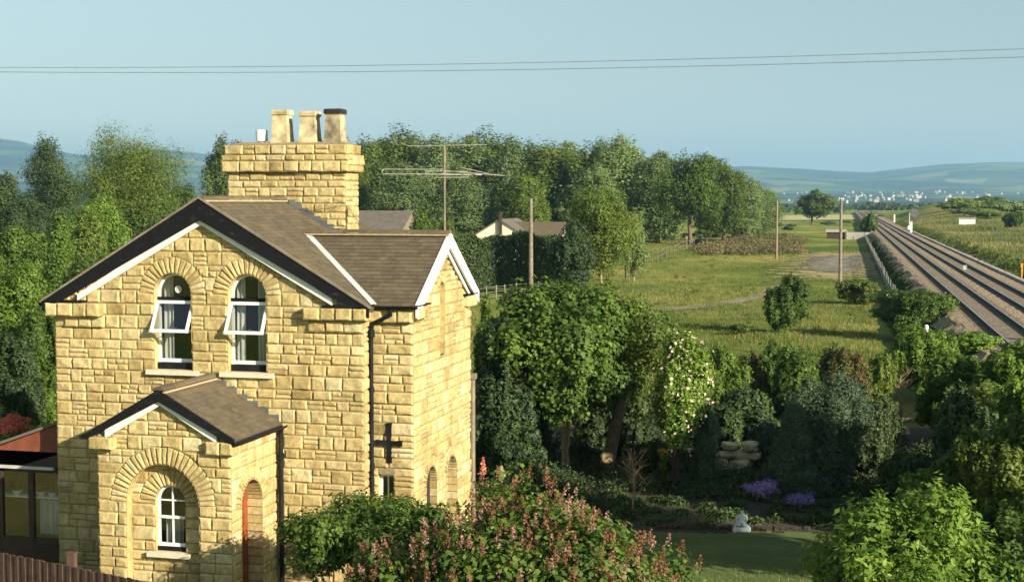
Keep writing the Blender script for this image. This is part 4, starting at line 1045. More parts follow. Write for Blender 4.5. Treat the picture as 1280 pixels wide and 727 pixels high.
# scrub along the far end of the field
bp = [plant('far_bush', 0, 0, 8, 4, 'low dark bush in the broken hedge across the far end of the field', 'bush', leaf=l_, shape='flat', zb=0, k=16, n=4000, size=.5, seed=230+i, group='bushes of the far field hedge', z=0, top='foliage', nl=3) for i, l_ in enumerate(('dark', 'olive'))]
k = 0
for px, yt, yb in [(905, 283, 292), (925, 280, 290), (945, 279, 288), (880, 286, 297), (972, 277, 285), (990, 279, 285), (1035, 276, 283), (1060, 274, 281), (985, 282, 290), (860, 290, 300), (1100, 268, 275), (1110, 265, 271), (1125, 266, 272), (1090, 270, 276)]:
    a = at(px, yt, yb, 30); o = bp[k] if k < 2 else copy_tree(bp[k % 2]); k += 1
    s_ = max(.3, a['h']/4); o.location = (a['x'], a['y'], 0); o.scale = (s_*1.6, s_*1.3, s_); o.rotation_euler.z = rnd.uniform(0, 6)
# brownish scrub band: nobody could count its stems
def scrub(name, n, fx, size, leaf, hmax, label, cat, clumps=60, seed=3, mat=None):
    g = np.random.default_rng(seed); C = np.array([fx(g) for _ in range(clumps)]); idx = g.integers(0, clumps, n)
    P = C[idx].copy(); r = C[idx, 2]; d = unit(g.normal(size=(n, 3))); rad = g.random(n)**.4
    P[:, 0] += d[:, 0]*r*rad; P[:, 1] += d[:, 1]*r*rad*1.2; P[:, 2] = np.abs(d[:, 2])*r*rad*hmax
    P[:, 2] += gz(P[:, 0], P[:, 1])
    global nr; nr = g
    v, q = leaves(P, unit(d*.4+g.normal(size=(n, 3))*.6+np.array([0, 0, .2])), size)
    o = np_mesh(name, v, q, np.clip(.3+.4*(idx % 7)/7+g.normal(0, .2, n), 0, 1), mat or L[leaf]); return tag(o, label, cat, kind='stuff')
def f_scrub(g):
    px = g.uniform(858, 1000); yb = g.uniform(298, 322); P = PZ(px, yb); return (P[0], P[1], g.uniform(1.2, 3.2))
scrub('rough_scrub', 26000, f_scrub, .34, 'brown', .55, 'brownish tangle of rough scrub across the far part of the field', 'scrub', 70)
def f_verge(g): y = 30+230*g.random()**1.3; return (*rw(g.uniform(3.7, 5.0), y), g.uniform(.25, .6))
scrub('trackside_weeds', 80000, f_verge, .11, 'dark', .8, 'dark green weeds and brambles along the foot of the ballast', 'weeds', 420, 5)
def f_verge2(g): y = 40+400*g.random()**1.3; return (*rw(g.uniform(13.9, 16.0), y), g.uniform(.4, 1.0))
scrub('bank_weeds', 60000, f_verge2, .20, 'olive', .8, 'tall weeds along the grass bank beside the farther track', 'weeds', 420, 6)
def f_wood(g):
    px = g.uniform(925, 1300); yb = g.uniform(255.6, 266); P = PZ(px, yb); return (P[0], P[1], g.uniform(2, 7.5))
scrub('distant_wood', 50000, f_wood, 3.2, 'dark', .9, 'distant hedges and small woods on the plain before the town', 'wood', 260, 8)
def f_wood2(g):
    px = g.uniform(-40, 430); yb = g.uniform(262, 285); P = PZ(px, yb); return (P[0], P[1], g.uniform(4, 9))
scrub('far_thicket', 50000, f_wood2, 1.6, 'green', .9, 'far green thicket behind the trees at the left', 'wood', 160, 9)
# tall clipped hedge behind the house
def hedge(name, A, B, wd, h, n, size, leaf, label, seed=1):
    global nr
    nr = g = np.random.default_rng(seed); A = np.array(A); B = np.array(B); d = B-A; ln = np.linalg.norm(d); d /= ln; s = np.array([-d[1], d[0]])
    t = g.random(n)*ln; hh = h*(1+.05*np.sin(t*.9)+.04*np.sin(t*2.3)); side = g.random(n)
    u = np.where(side < .4, -1, np.where(side < .7, 1, g.uniform(-1, 1, n)))*(1+.10*np.sin(t*1.1+3*np.sin(t))+g.normal(0, .08, n))
    z = np.where(side < .7, g.random(n)*hh, hh+g.normal(0, .12, n)); u = u*np.where(z > hh*.85, .85, 1)
    P = np.stack([A[0]+d[0]*t+s[0]*u*wd/2, A[1]+d[1]*t+s[1]*u*wd/2, z], 1)
    N = unit(g.normal(size=(n, 3))*.6+np.array([0, 0, .3])+np.stack([s[0]*u, s[1]*u, u*0], 1)*.5)
    v, q = leaves(P, N, size); return tag(np_mesh(name, v, q, np.clip(g.normal(.45, .22, n)+.15*np.sin(t*.8), 0, 1), L[leaf]), label, 'hedge')
a, b = PZ(540, 362), PZ(695, 358)
hedge('tall_hedge', a[:2], b[:2], 3.0, 4.5, 60000, .22, 'dark', 'tall dense dark hedge right of the house in front of the cream gable')

# --- trees and shrubs at the left, behind the house
vtree('poplar_tree', (62, 172, 322, 78), 'dark upright poplar at the far left, taller than its neighbours', 'tree', leaf='dark', shape='column', zb=2, k=50, n=50000, size=.24, trunk=.35, seed=31)
vtree('birch_tree', (165, 152, 345, 150), 'large airy green tree left of the main gable, topmost at the left', 'tree', leaf='olive', shape='round', zb=2.5, k=80, n=90000, size=.17, trunk=.30, bark='bark_dark', seed=32, nl=16, shell=.5)
vtree('edge_tree', (8, 205, 335, 70), 'dark tree at the left edge of the picture behind the poplar', 'tree', leaf='dark', zb=1, k=34, n=26000, size=.30, trunk=.3, seed=33)
vtree('distant_tree', (284, 165, 300, 66), 'rounded tree top showing just left of the wide chimney', 'tree', leaf='olive', zb=2, k=34, n=20000, size=.5, trunk=.4, seed=34)
vtree('middle_tree', (225, 222, 325, 70), 'lower green tree between the airy tree and the chimney', 'tree', leaf='green', zb=1, k=30, n=20000, size=.32, trunk=.3, seed=35)
vtree('pointed_tree', (78, 268, 420, 66), 'bright green pointed tree below the poplar at the left', 'tree', leaf='bright', shape='cone', zb=.5, k=60, n=36000, size=.17, seed=36)
vtree('broad_shrub', (120, 300, 440, 110), 'broad mid green shrub meeting the left slope of the roof', 'bush', leaf='green', zb=0, k=34, n=42000, size=.16, seed=37, top='foliage')
vtree('yellowish_tree', (22, 308, 520, 110), 'full yellow-green tree at the left edge beside the house wall', 'tree', leaf='bright', zb=.8, k=40, n=60000, size=.12, trunk=.12, seed=38)
vtree('dark_shrub', (62, 372, 535, 90), 'mid green shrub touching the left wall of the house', 'bush', leaf='green', zb=0, k=34, n=50000, size=.11, seed=39, top='foliage')

# --- garden to the right of the house
vtree('maple_tree', (706, 338, 592, 212), 'large spreading maple with thin twin stems in the garden right of the house', 'tree', leaf='green', zb=1.5, k=70, ls=.82, n=95000, size=.135, trunk=.055, bark='bark_pale', seed=41, multi=3, nl=12, up=.7, asp=.75)
mb = MB(); p = PZ(760, 596); mb.tube([(p[0], p[1], -.1), (p[0]+.05, p[1], .7), (p[0]+.22, p[1]+.2, 1.6), (p[0]+.36, p[1]+.5, 2.6), (p[0]+.3, p[1]+.6, 3.5)], [.24, .19, .17, .14, .08], 12)
mb.tube([(p[0]+.22, p[1]+.2, 1.6), (p[0]-.25, p[1]+.6, 2.6), (p[0]-.5, p[1]+.8, 3.6)], [.10, .08, .04], 8)
lt = empty('leaning_tree', (p[0], p[1], 0), 'old tree with a thick dark leaning trunk among the maple leaves', 'tree'); mb.build('trunk', M['bark'], lt, smooth=True)
c, _ = crown_mesh('crown', [(q[0]+p[0]+.5, q[1]+p[1]+1.0, q[2], q[3], q[4]) for q in lobes('round', 3.6, 5.3, 2.3, 30, 77)], 36000, .11, L['olive'], None, 77); attach(c, lt)
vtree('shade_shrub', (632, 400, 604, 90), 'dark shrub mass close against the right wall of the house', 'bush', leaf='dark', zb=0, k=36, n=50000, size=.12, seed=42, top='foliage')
vtree('slender_sapling', (608, 372, 560, 36), 'slender sapling with a pointed top between the house and the maple', 'tree', leaf='green', shape='column', zb=.3, k=22, n=12000, size=.11, seed=43)
bl = vtree('blossoming_tree', (850, 418, 612, 92), 'small tree dotted with cream blossom beside the maple', 'tree', leaf='bright', zb=.9, k=34, n=40000, size=.105, trunk=.08, bark='bark_dark', seed=44, multi=2)
c, _ = crown_mesh('blossom', [q[:3]+(q[3]*1.08, q[4]*1.08) for q in lobes('round', at(850, 418, 612, 92)['w'], at(850, 418, 612, 92)['h'], .9, 34, 44)], 2600, .085, L['white_fl'], None, 45, asp=.9, shell=.9); c.parent = bl
vtree('spiky_tree', (836, 402, 560, 70), 'dark green bush rising behind the blossoming tree', 'tree', leaf='green', zb=.5, k=30, n=30000, size=.12, seed=46)
vtree('slim_cypress', (884, 498, 612, 34), 'slim dark cypress just right of the blossoming tree', 'cypress', leaf='blue', shape='column', zb=0, k=40, n=30000, size=.06, seed=47, asp=.35, top='foliage')
vtree('grey_cypress', (992, 505, 618, 84), 'rounded blue-grey cypress at the front of the dark garden trees', 'cypress', leaf='blue', shape='cone', zb=0, k=70, n=70000, size=.07, seed=48, asp=.35, top='foliage')
vtree('large_cypress', (1042, 466, 612, 108), 'largest blue-grey cypress, domed, behind the rounded one', 'cypress', leaf='blue', shape='round', zb=0, k=60, n=80000, size=.08, seed=49, asp=.35, top='foliage')
vtree('dark_conifer', (1092, 488, 600, 70), 'nearly black conifer between the domed cypress and the board fence', 'conifer', leaf='dark', shape='round', zb=0, k=50, n=60000, size=.09, seed=50, asp=.35, top='foliage')
vtree('leafy_bush', (903, 424, 545, 76), 'leafy green bush behind the slim cypress at the field edge', 'bush', leaf='green', zb=0, k=34, n=40000, size=.12, seed=51, top='foliage')
vtree('reddish_bush', (938, 440, 535, 50), 'dark bush with reddish young leaves at the field edge', 'bush', leaf='red', zb=0, k=28, n=24000, size=.12, seed=52, top='foliage')
vtree('feathery_bush', (990, 422, 540, 78), 'feathery dark green bush behind the rounded cypress', 'bush', leaf='green', zb=0, k=34, n=40000, size=.11, seed=53, top='foliage')
vtree('copper_bush', (1056, 428, 530, 84), 'bush tipped with copper leaves behind the domed cypress', 'bush', leaf='red', zb=0, k=36, n=40000, size=.12, seed=54, top='foliage')
vtree('railway_bush', (1142, 358, 424, 108), 'wide dark green bush beside the railway at the end of the wire fence', 'bush', leaf='green', shape='round', zb=0, k=40, n=60000, size=.15, seed=55, top='foliage')
vtree('pale_sapling', (1150, 404, 500, 96), 'light green young tree in front of the wide railway bush', 'tree', leaf='bright', zb=0, k=34, n=40000, size=.13, seed=56)
def bare_tree(name, px, ytop, ybase, label, spread=1.2, mat='bark_pale', seed=1, nb=26, r=.035):
    a = at(px, ytop, ybase, 10); g = random.Random(seed); mb = MB(); h = a['h']; x, y = a['x'], a['y']
    mb.tube([(x, y, -.05), (x+.05, y, h*.4), (x, y, h*.8)], [r, r*.8, r*.4], 7)
    for k in range(nb):
        f = g.uniform(.2, .8); an = g.uniform(0, 6.28); L_ = spread*(1.1-f)*g.uniform(.5, 1); z0 = h*f; tip = Vector((x+L_*math.cos(an), y+L_*math.sin(an), min(h, z0+L_*g.uniform(.6, 1.1))))
        b = Vector((x, y, z0)); m_ = b.lerp(tip, .5)+Vector((g.uniform(-.05, .05), g.uniform(-.05, .05), 0)); mb.tube([b, m_, tip], [r*.4, r*.28, r*.1], 5)
        for j in range(3):
            t2 = m_+Vector((g.uniform(-.3, .3), g.uniform(-.3, .3), g.uniform(.1, .35))); mb.tube([m_, t2], [r*.22, r*.08], 4)
    return tag(mb.build(name, M[mat]), label, 'tree')
bare_tree('bare_tree', 1124, 446, 560, 'small leafless dead tree standing over the board fence', 1.2)
vtree('tall_bright_bush', (1196, 430, 560, 104), 'bright green bush on the railway bank above the board fence', 'bush', leaf='bright', zb=0, k=40, n=50000, size=.13, seed=57, top='foliage')
vtree('bank_bush', (1262, 436, 575, 120), 'bright green bush at the right edge nearest the ballast', 'bush', leaf='bright', zb=0, k=40, n=50000, size=.13, seed=58, top='foliage')
vtree('hollow_bush', (1206, 484, 640, 84), 'very dark bush in shade right of the board fence', 'bush', leaf='dark', zb=0, k=40, n=50000, size=.11, seed=59, top='foliage')
vtree('sunlit_bush', (1252, 512, 690, 130), 'sunlit olive bush at the right edge halfway up the picture', 'bush', leaf='olive', zb=0, k=44, n=60000, size=.105, seed=60, top='foliage')

# --- foreground
def fplant(name, x, y, w, h, label, cat, **k): return plant(name, x, y, w, h, label, cat, **k)
# small tree before the house wall
fp = PD(462, 700, 22.6)
fplant('garden_tree', float(fp[0]), 22.6, 3.9, 3.15, 'small tree with tufted green crown and thin stems in front of the house wall', 'tree', leaf='green', shape='flat', zb=.7, k=40, ls=.66, n=44000, size=.085, trunk=.045, bark='bark_dark', seed=61, multi=3, nl=14, up=.7, asp=.6, deep=.8, shell=.45)
# lilac
lx, ly = float(PD(690, 700, 20.8)[0]), 20.8
def lilac(name, x, y, w, h, label, n, nh, seed):
    lb = [q for q in lobes('flat', w, h, .1, 40, seed)]
    root = empty(name, (0, 0, 0), label, 'lilac bush')
    c, lb = crown_mesh('foliage', lb, n, .105, L['green'], None, seed, .62, .45); c.parent = root
    t = trunk_mesh('stems', lb, .8, .05, M['bark_pale'], seed, (0, 0), 14, 4); t.parent = root
    g = np.random.default_rng(seed+9); LB = np.array(lb); P = []; N = []; V = []
    for _ in range(nh):
        q = LB[g.integers(len(LB))]; d = g.normal(size=3); d[2] = abs(d[2])*.9+.15; d /= np.linalg.norm(d)
        base = q[:3]+d*np.array([q[3], q[3], q[4]])*1.08
        if base[2] < .5 : continue
        ax = d*.35+np.array([0, 0, 1.0]); ax /= np.linalg.norm(ax); m = 46; t_ = g.random(m); H = g.uniform(.14, .24)
        off = unit(g.normal(size=(m, 3)))*((1-t_)*.045+.012)[:, None]; P.append(base+ax*(t_*H)[:, None]+off); N.append(unit(off+.2*g.normal(size=(m, 3)))); V.append(np.clip(g.normal(g.choice((.25, .35, .8), p=(.5, .3, .2)), .15, m), 0, 1))
    global nr; nr = g
    P, N, V = np.concatenate(P), np.concatenate(N), np.concatenate(V); v, q = leaves(P, N, .036, .8)
    f = np_mesh('flower_heads', v, q, V, L['lilac_head']); f.parent = root
    root.location = (x, y, 0); return root
lilac('lilac_bush', lx, ly, 4.2, 3.62, 'big lilac bush covered with faded brown-pink flower heads at the bottom centre', 70000, 1050, 62)
lilac('lilac_bush', lx-2.2, ly-.5, 2.6, 2.75, 'lower lilac with few faded heads between the big one and the garden tree', 30000, 330, 63)
# bright tree bottom right
gx, gy = float(PD(1130, 680, 21.5)[0]), 21.5
fplant('broadleaf_shrub', gx, gy, 3.1, 3.95, 'sunlit broad-leaved shrub with drooping leaf tufts at the bottom right', 'bush', leaf='bright', zb=.2, k=60, ls=.8, n=46000, size=.12, seed=64, top='foliage', asp=.45, drop=.25, up=.8)
fplant('pale_shrub', float(PD(1170, 690, 19.6)[0]), 19.6, 1.7, 3.05, 'fine-leaved paler shrub in front of the broad-leaved one', 'bush', leaf='bright', zb=.2, k=34, n=36000, size=.06, seed=65, top='foliage', up=.3)
fplant('corner_shrub', float(PD(1272, 680, 22.5)[0]), 22.5, 2.4, 3.2, 'dark green shrub in the bottom right corner', 'bush', leaf='green', zb=.1, k=34, n=36000, size=.09, seed=66, top='foliage')
# trees standing outside the frame on the right, whose shade lies over the garden
fplant('shade_tree', 4.6, 27.5, 5.0, 6.6, 'tree beside the railway just outside the right edge of the picture', 'tree', leaf='green', zb=1.0, k=34, n=26000, size=.2, seed=67)
fplant('shade_tree', 4.9, 33.0, 4.2, 5.4, 'second tree beside the railway outside the right edge of the picture', 'tree', leaf='green', zb=.6, k=34, n=24000, size=.2, seed=68)

# more shrubs filling the garden and the left side
def many(specs, label, cat, group, leafs, name='garden_shrub', size=.11, n=24000, k=30, shape='round'):
    for i, sp in enumerate(specs): vtree(name, sp, label, cat, leaf=leafs[i % len(leafs)], shape=shape, zb=0, k=k, n=n, size=size, seed=700+len(label)*7+i, top='foliage', group=group)
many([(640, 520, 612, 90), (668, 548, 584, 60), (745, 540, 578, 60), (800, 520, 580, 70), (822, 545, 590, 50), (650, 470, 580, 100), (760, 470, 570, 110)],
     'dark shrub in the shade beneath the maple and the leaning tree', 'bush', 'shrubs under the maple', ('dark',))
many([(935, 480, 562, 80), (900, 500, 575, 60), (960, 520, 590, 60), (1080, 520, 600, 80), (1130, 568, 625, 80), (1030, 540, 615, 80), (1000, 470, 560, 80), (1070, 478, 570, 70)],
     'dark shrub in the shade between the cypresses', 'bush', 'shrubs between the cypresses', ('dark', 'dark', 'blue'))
many([(870, 440, 520, 70), (1010, 440, 505, 60), (965, 432, 505, 54), (1100, 440, 505, 60)],
     'green hedge bush along the boundary between garden and field', 'bush', 'bushes along the garden boundary', ('green', 'olive'))
many([(1225, 470, 600, 110), (1200, 455, 560, 80), (1285, 470, 620, 90), (1200, 560, 668, 110), (1270, 590, 700, 100), (1150, 585, 668, 70)],
     'green bush in the thick growth on the slope below the railway', 'bush', 'bushes on the slope below the railway', ('olive', 'green', 'bright'), size=.12, n=34000, k=36)
many([(20, 270, 400, 90), (110, 262, 400, 80), (160, 285, 410, 80), (200, 262, 380, 80), (45, 285, 400, 70), (240, 250, 350, 60), (130, 238, 360, 70), (30, 240, 350, 70), (200, 232, 345, 70)],
     'rounded green bush in the dense thicket behind the left side of the house', 'bush', 'bushes of the left thicket', ('green', 'olive', 'bright', 'dark'), size=.2, n=26000, k=34)
many([(15, 400, 560, 80), (60, 455, 545, 60)], 'shaded bush low beside the left wall of the house', 'bush', 'low bushes beside the left wall', ('dark', 'green'), n=30000)
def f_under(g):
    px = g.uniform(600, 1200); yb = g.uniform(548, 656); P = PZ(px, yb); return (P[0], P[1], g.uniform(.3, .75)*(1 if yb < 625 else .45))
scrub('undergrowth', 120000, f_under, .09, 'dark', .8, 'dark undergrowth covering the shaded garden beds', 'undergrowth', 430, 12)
tag(sheet('flower_bed_soil', [PZ(x, y)[:2] for x, y in ((590, 600), (800, 664), (1060, 668), (1240, 668), (1240, 540), (900, 520), (600, 540))], .02, M['soil'], .3, .2), kind='structure')

# --- grass
def grass(name, n, fx, h, leaf, label, seed, lean=.35):
    g = np.random.default_rng(seed); P = fx(g, n); n = len(P); P[:, 2] = gz(P[:, 0], P[:, 1])
    a = g.random(n)*6.28; d = np.stack([np.cos(a), np.sin(a), a*0], 1); hh = (h*g.uniform(.5, 1.5, n)*(1+.4*np.sin(P[:, 0]*.7)*np.sin(P[:, 1]*.4)))[:, None]; s_ = np.stack([-d[:, 1], d[:, 0], a*0], 1)
    wd = hh*.15; tip = P+d*hh*lean*g.uniform(.4, 1.6, n)[:, None]+np.array([0, 0, 1])*hh; md = P*.5+tip*.5+np.array([0, 0, .12])*hh
    v = np.stack([P-s_*wd*.6, P+s_*wd*.6, md+s_*wd, tip, md-s_*wd], 1).reshape(-1, 3); b = np.arange(n)*5
    # two quads per tuft blade: base-mid and mid-tip as one five-sided leaf split into quad + tri packed as quads
    q = np.concatenate([np.stack([b, b+1, b+2, b+4], 1), np.stack([b+4, b+2, b+3, b+3], 1)]); q = q[:n]; tri = None
    pat = np.clip(.45+.25*np.sin(P[:, 0]*.21+1.3*np.sin(P[:, 1]*.09))+.15*np.sin(P[:, 1]*.17)+g.normal(0, .18, n), 0, 1)
    v2 = np.stack([P-s_*wd*.6, P+s_*wd*.6, tip+s_*wd*.25, tip-s_*wd*.25], 1).reshape(-1, 3)
    return tag(np_mesh(name, v2, np.arange(n*4).reshape(n, 4), pat, L[leaf]), label, 'grass', kind='stuff')
HS_ = [tuple(PZ(x, y)[:2]) for x, y in ((1000, 343), (1008, 318), (1084, 318), (1080, 344), (1048, 348))]
def fl_field(g, n):
    y = 48+230*g.random(n)**1.7; lo = -.42*y+2; x = lo+(1.8-y*RS-lo)*g.random(n)
    k = ~(np.array([inside(HS_, a, b) for a, b in zip(x, y)]) & (g.random(n) < .88)); return np.stack([x, y, y*0], 1)[k]
def fl_right(g, n):
    y = 60+360*g.random(n)**1.6; x = 15.3+.17*y*g.random(n); x, y = rw(x, y); return np.stack([x, y, y*0], 1)
def fl_lawn(g, n):
    x = g.uniform(-12, 4, n); y = g.uniform(26, 37, n); return np.stack([x, y, y*0], 1)
grass('rough_grass', 330000, fl_field, .13, 'grass', 'rough tufted green grass of the field between house and railway', 21)
grass('meadow_grass', 300000, fl_right, .27, 'grass_dry', 'long dry seeding grass of the meadow right of the railway', 22)
grass('lawn_grass', 90000, fl_lawn, .045, 'grass', 'short shaded grass of the garden lawn', 23)

# ------------------------------------------------------------------ poles, fences
def pole(px, ytop, ybase, label, cap=False, r=.12):
    a = at(px, ytop, ybase, 5); h = a['h']; x, y = a['x'], a['y']; z = ground_z(x, y)
    o = empty('telegraph_pole', (x, y, z), label, 'pole', 'wooden poles across the field')
    mb = MB(); mb.tube([(x, y, z-.3), (x, y, z+h*.5), (x, y, h)], [r*1.15, r, r*.8], 10); mb.build('shaft', M['grey_wood'], o)
    mb = MB(); mb.lathe((x, y, h), [(r*.8, 0), (r*.5, .1), (.001, .14)], 8)
    if cap:
        for s_ in (-1, 1): mb.lathe((x+s_*.18, y, h-.05), [(.05, 0), (.07, .1), (.05, .2), (.001, .22)], 8)
        mb.beam((x-.25, y, h-.1), (x+.25, y, h-.1), .06, .06)
    mb.build('cap', M['lead' if cap else 'grey_wood'], o)
pole(663.5, 250, 377, 'pale wooden pole standing in front of the tall dark hedge', r=.17)
pole(1050, 249, 361, 'wooden pole beside the worn tarmac patch, nearest the railway', True, .14)
pole(970.5, 252, 325, 'wooden pole left of the worn tarmac patch, the farthest of three', r=.15)
def post_fence(name, pts, n, label, h=1.2, r=.05, mat='grey_wood', wires=3, rails=False, cat='fence', sq=False):
    P = [Vector(PZ(*p)) if len(p) == 2 else Vector(p) for p in pts]; tot = sum((b-a).length for a, b in zip(P, P[1:])); out = []
    for k in range(n):
        d = tot*k/(n-1)
        for a, b in zip(P, P[1:]):
            l = (b-a).length
            if d <= l+1e-6: q = a+(b-a)*d/l; break
            d -= l
        out.append((q.x, q.y, ground_z(q.x, q.y)))
    o = empty(name, out[0], label, cat); tops = []
    for x, y, z in out:
        mb = MB(); hh = h*rnd.uniform(.9, 1.12); tx, ty = rnd.uniform(-.05, .05), rnd.uniform(-.05, .05); mb.tube([(x, y, z-.1), (x+tx, y+ty, z+hh)], r, 4 if sq else 7); mb.build('post', M[mat], o); tops.append((x+tx, y+ty, z+hh))
    for w_ in range(wires):
        mb = MB(); f = (w_+1)/(wires+.3)
        for a, b, c, d in zip(out, out[1:], tops, tops[1:]):
            p = Vector(a).lerp(Vector(c), f); q = Vector(b).lerp(Vector(d), f)
            if rails: mb.beam(p, q, .05, .09)
            else: mb.tube([p, q], .012, 4)
        mb.build('rail' if rails else 'wire', M[mat] if rails else M['metal'], o)
    return o
post_fence('post_and_wire_fence', [(596, 382), (640, 374), (700, 372)], 7, 'short run of weathered posts at the foot of the tall hedge', 1.3, .06)
post_fence('wooden_fence', [(782, 352), (810, 333), (845, 318), (874, 309)], 18, 'weathered post fence running back to the oak in the field', 1.6, .07, 'bark', wires=2)
post_fence('wire_fence', [(*rw(3.6, 92), 0), (*rw(3.6, 330), 0)], 40, 'concrete post and mesh fence along the left side of the railway', 1.5, .045, 'post_concrete', 6, sq=True)
# field gate posts and dark trough near the oak
a = PZ(871, 312); o = empty('water_tank', a, 'small dark tank beside the pale gate post under the oak', 'tank'); mb = MB()
mb.lathe((a[0]+.6, a[1], 0), [(.9, 0), (.95, .1), (.95, 1.5), (.8, 1.75), (.001, 1.85)], 14); mb.build('shell', M['black'], o)
mb = MB(); mb.tube([(a[0]+.6, a[1], 1.8), (a[0]+.6, a[1], 2.05)], .2, 10); mb.build('lid', M['black'], o)
a = PZ(858, 311); mb = MB(); mb.tube([(a[0], a[1], 0), (a[0], a[1], 2.0)], .16, 8); mb.lathe((a[0], a[1], 2.0), [(.16, 0), (.1, .1), (.001, .12)], 8); tag(mb.build('gate_post', M['bark_pale']), 'thick pale gate post beside the dark tank under the oak', 'post')

# overhead wires between two poles outside the picture
yw = 60
def sky_wire(name, pl, pr_, label, r=.015, Y=yw):
    A = Vector(PD(-500, pl[0], Y)); B = Vector(PD(1800, pr_[1], Y)); 
    pts = []
    for k in range(41):
        f = k/40; px = -500+2300*f; y_ = np.interp(px, (-500, 0, 640, 1280, 1800), (pl[0], pl[1], pl[2], pr_[0], pr_[1])); pts.append(Vector(PD(px, float(y_), Y)))
    # smooth the sag
    Z = np.array([p.z for p in pts]); X = np.array([p.x for p in pts]); c = np.polyfit(X, Z, 2); pts = [Vector((p.x, p.y, float(np.polyval(c, p.x)))) for p in pts]
    mb = MB(); mb.tube(pts, r, 5); return tag(mb.build(name, M['wire']), label, 'wire'), pts
o, p1 = sky_wire('overhead_wire', (78, 85.5, 82), (58, 44), 'upper of the two overhead wires crossing the sky')
o, p2 = sky_wire('overhead_wire', (80, 92, 90), (68, 56), 'lower of the two overhead wires crossing the sky', .016)
for q, lb_ in ((p1[0], 'tall pole outside the left edge of the picture carrying the wires'), (p1[-1], 'tall pole outside the right edge of the picture carrying the wires')):
    o = empty('wire_pole', (q.x, q.y, 0), lb_, 'pole'); mb = MB(); mb.tube([(q.x, q.y, -.3), (q.x, q.y, q.z+.4)], [.2, .14], 10); mb.build('shaft', M['grey_wood'], o)
    mb = MB(); mb.beam((q.x, q.y-.8, q.z-.1), (q.x, q.y+.8, q.z-.1), .1, .12); mb.build('crossarm', M['grey_wood'], o)

# ------------------------------------------------------------------ buildings beyond the hedge
def gabled(name, x0, x1, y0, y1, h, rise, label, cat, wall='render_cream', roof='roof_grey', axis='y', rot=0, over=.35):
    cx, cy = (x0+x1)/2, (y0+y1)/2; o = empty(name, (cx, cy, 0), label, cat)
    mb = MB()
    X0, X1, Y0, Y1 = x0-cx, x1-cx, y0-cy, y1-cy
    if axis == 'y': g = [((X0, Y0), (X1, Y0), (0, Y0)), ((X1, Y1), (X0, Y1), (0, Y1))]
    else: g = [((X1, Y0), (X1, Y1), (X1, 0)), ((X0, Y1), (X0, Y0), (X0, 0))]
    V = [(X0,Y0,0),(X1,Y0,0),(X1,Y1,0),(X0,Y1,0),(X0,Y0,h),(X1,Y0,h),(X1,Y1,h),(X0,Y1,h)]
    V += [(0,Y0,h+rise),(0,Y1,h+rise)] if axis == 'y' else [(X0,0,h+rise),(X1,0,h+rise)]
    F = [(0,1,5,4),(1,2,6,5),(2,3,7,6),(3,0,4,7)]+([(4,5,8),(6,7,9)] if axis == 'y' else [(7,4,8),(5,6,9)])
    mb.add(V, F); w_ = mb.build('wall', M[wall]); w_.parent = o
    mb = MB(); e = over; t = .12; hs = (X1-X0)/2 if axis == 'y' else (Y1-Y0)/2; dz = rise*e/hs
    for s_ in (-1, 1):
        if axis == 'y': q = [(0, Y0-e, h+rise+.03), (0, Y1+e, h+rise+.03), (s_*(hs+e), Y1+e, h-dz+.03), (s_*(hs+e), Y0-e, h-dz+.03)]
        else: q = [(X0-e, 0, h+rise+.03), (X1+e, 0, h+rise+.03), (X1+e, s_*(hs+e), h-dz+.03), (X0-e, s_*(hs+e), h-dz+.03)]
        n = len(mb.v); mb.add(q+[(a, b, c+t) for a, b, c in q], [(0,1,2,3),(4,5,6,7),(0,1,5,4),(1,2,6,5),(2,3,7,6),(3,0,4,7)])
    rf = mb.build('roof', M[roof]); rf.parent = o; o.rotation_euler.z = rot; return o, rf
c = PZ(622, 345); T = PD(622, 275, c[1]+4); hw = 7.2*1
Yh = 165.0; xl = float(PD(589, 296, Yh)[0]); xrt = float(PD(660, 296, Yh)[0]); zt = float(PD(622, 275, Yh)[2]); ze = float(PD(589, 297, Yh)[2])
o, rf = gabled('cream_bungalow', xl, xrt, Yh, Yh+9, ze, zt-ze, 'bungalow with a plain cream gable showing above the tall hedge', 'bungalow', over=.2)
mb = MB(); mb.box(((xl+xrt)/2+.0-(xl+xrt)/2, -4.5-.3, ze+.4), (.35, -4.5-.05, zt+1.0)); ch_ = mb.build('flue_pipe', M['bark_dark']); ch_.parent = o
xa = float(PD(640, 290, Yh+3)[0]); xb = float(PD(700, 290, Yh+3)[0])
gabled('long_shed', xrt-3, xb, Yh+2, Yh+8, ze-.1, zt-ze-.3, 'long low building with a brown roof joined behind the cream gable', 'building', 'render_cream', 'tile', axis='x', over=.3)
Yb = 150.0; xa = float(PD(395, 280, Yb)[0]); xb = float(PD(497, 280, Yb)[0])
gabled('grey_outbuilding', xa, xb, Yb, Yb+9, float(PD(450, 292, Yb)[2]), float(PD(450, 265, Yb)[2]-PD(450, 292, Yb)[2]), 'outbuilding with a plain grey roof seen just right of the chimney', 'outbuilding', 'grey_wood', 'roof_grey', axis='x')
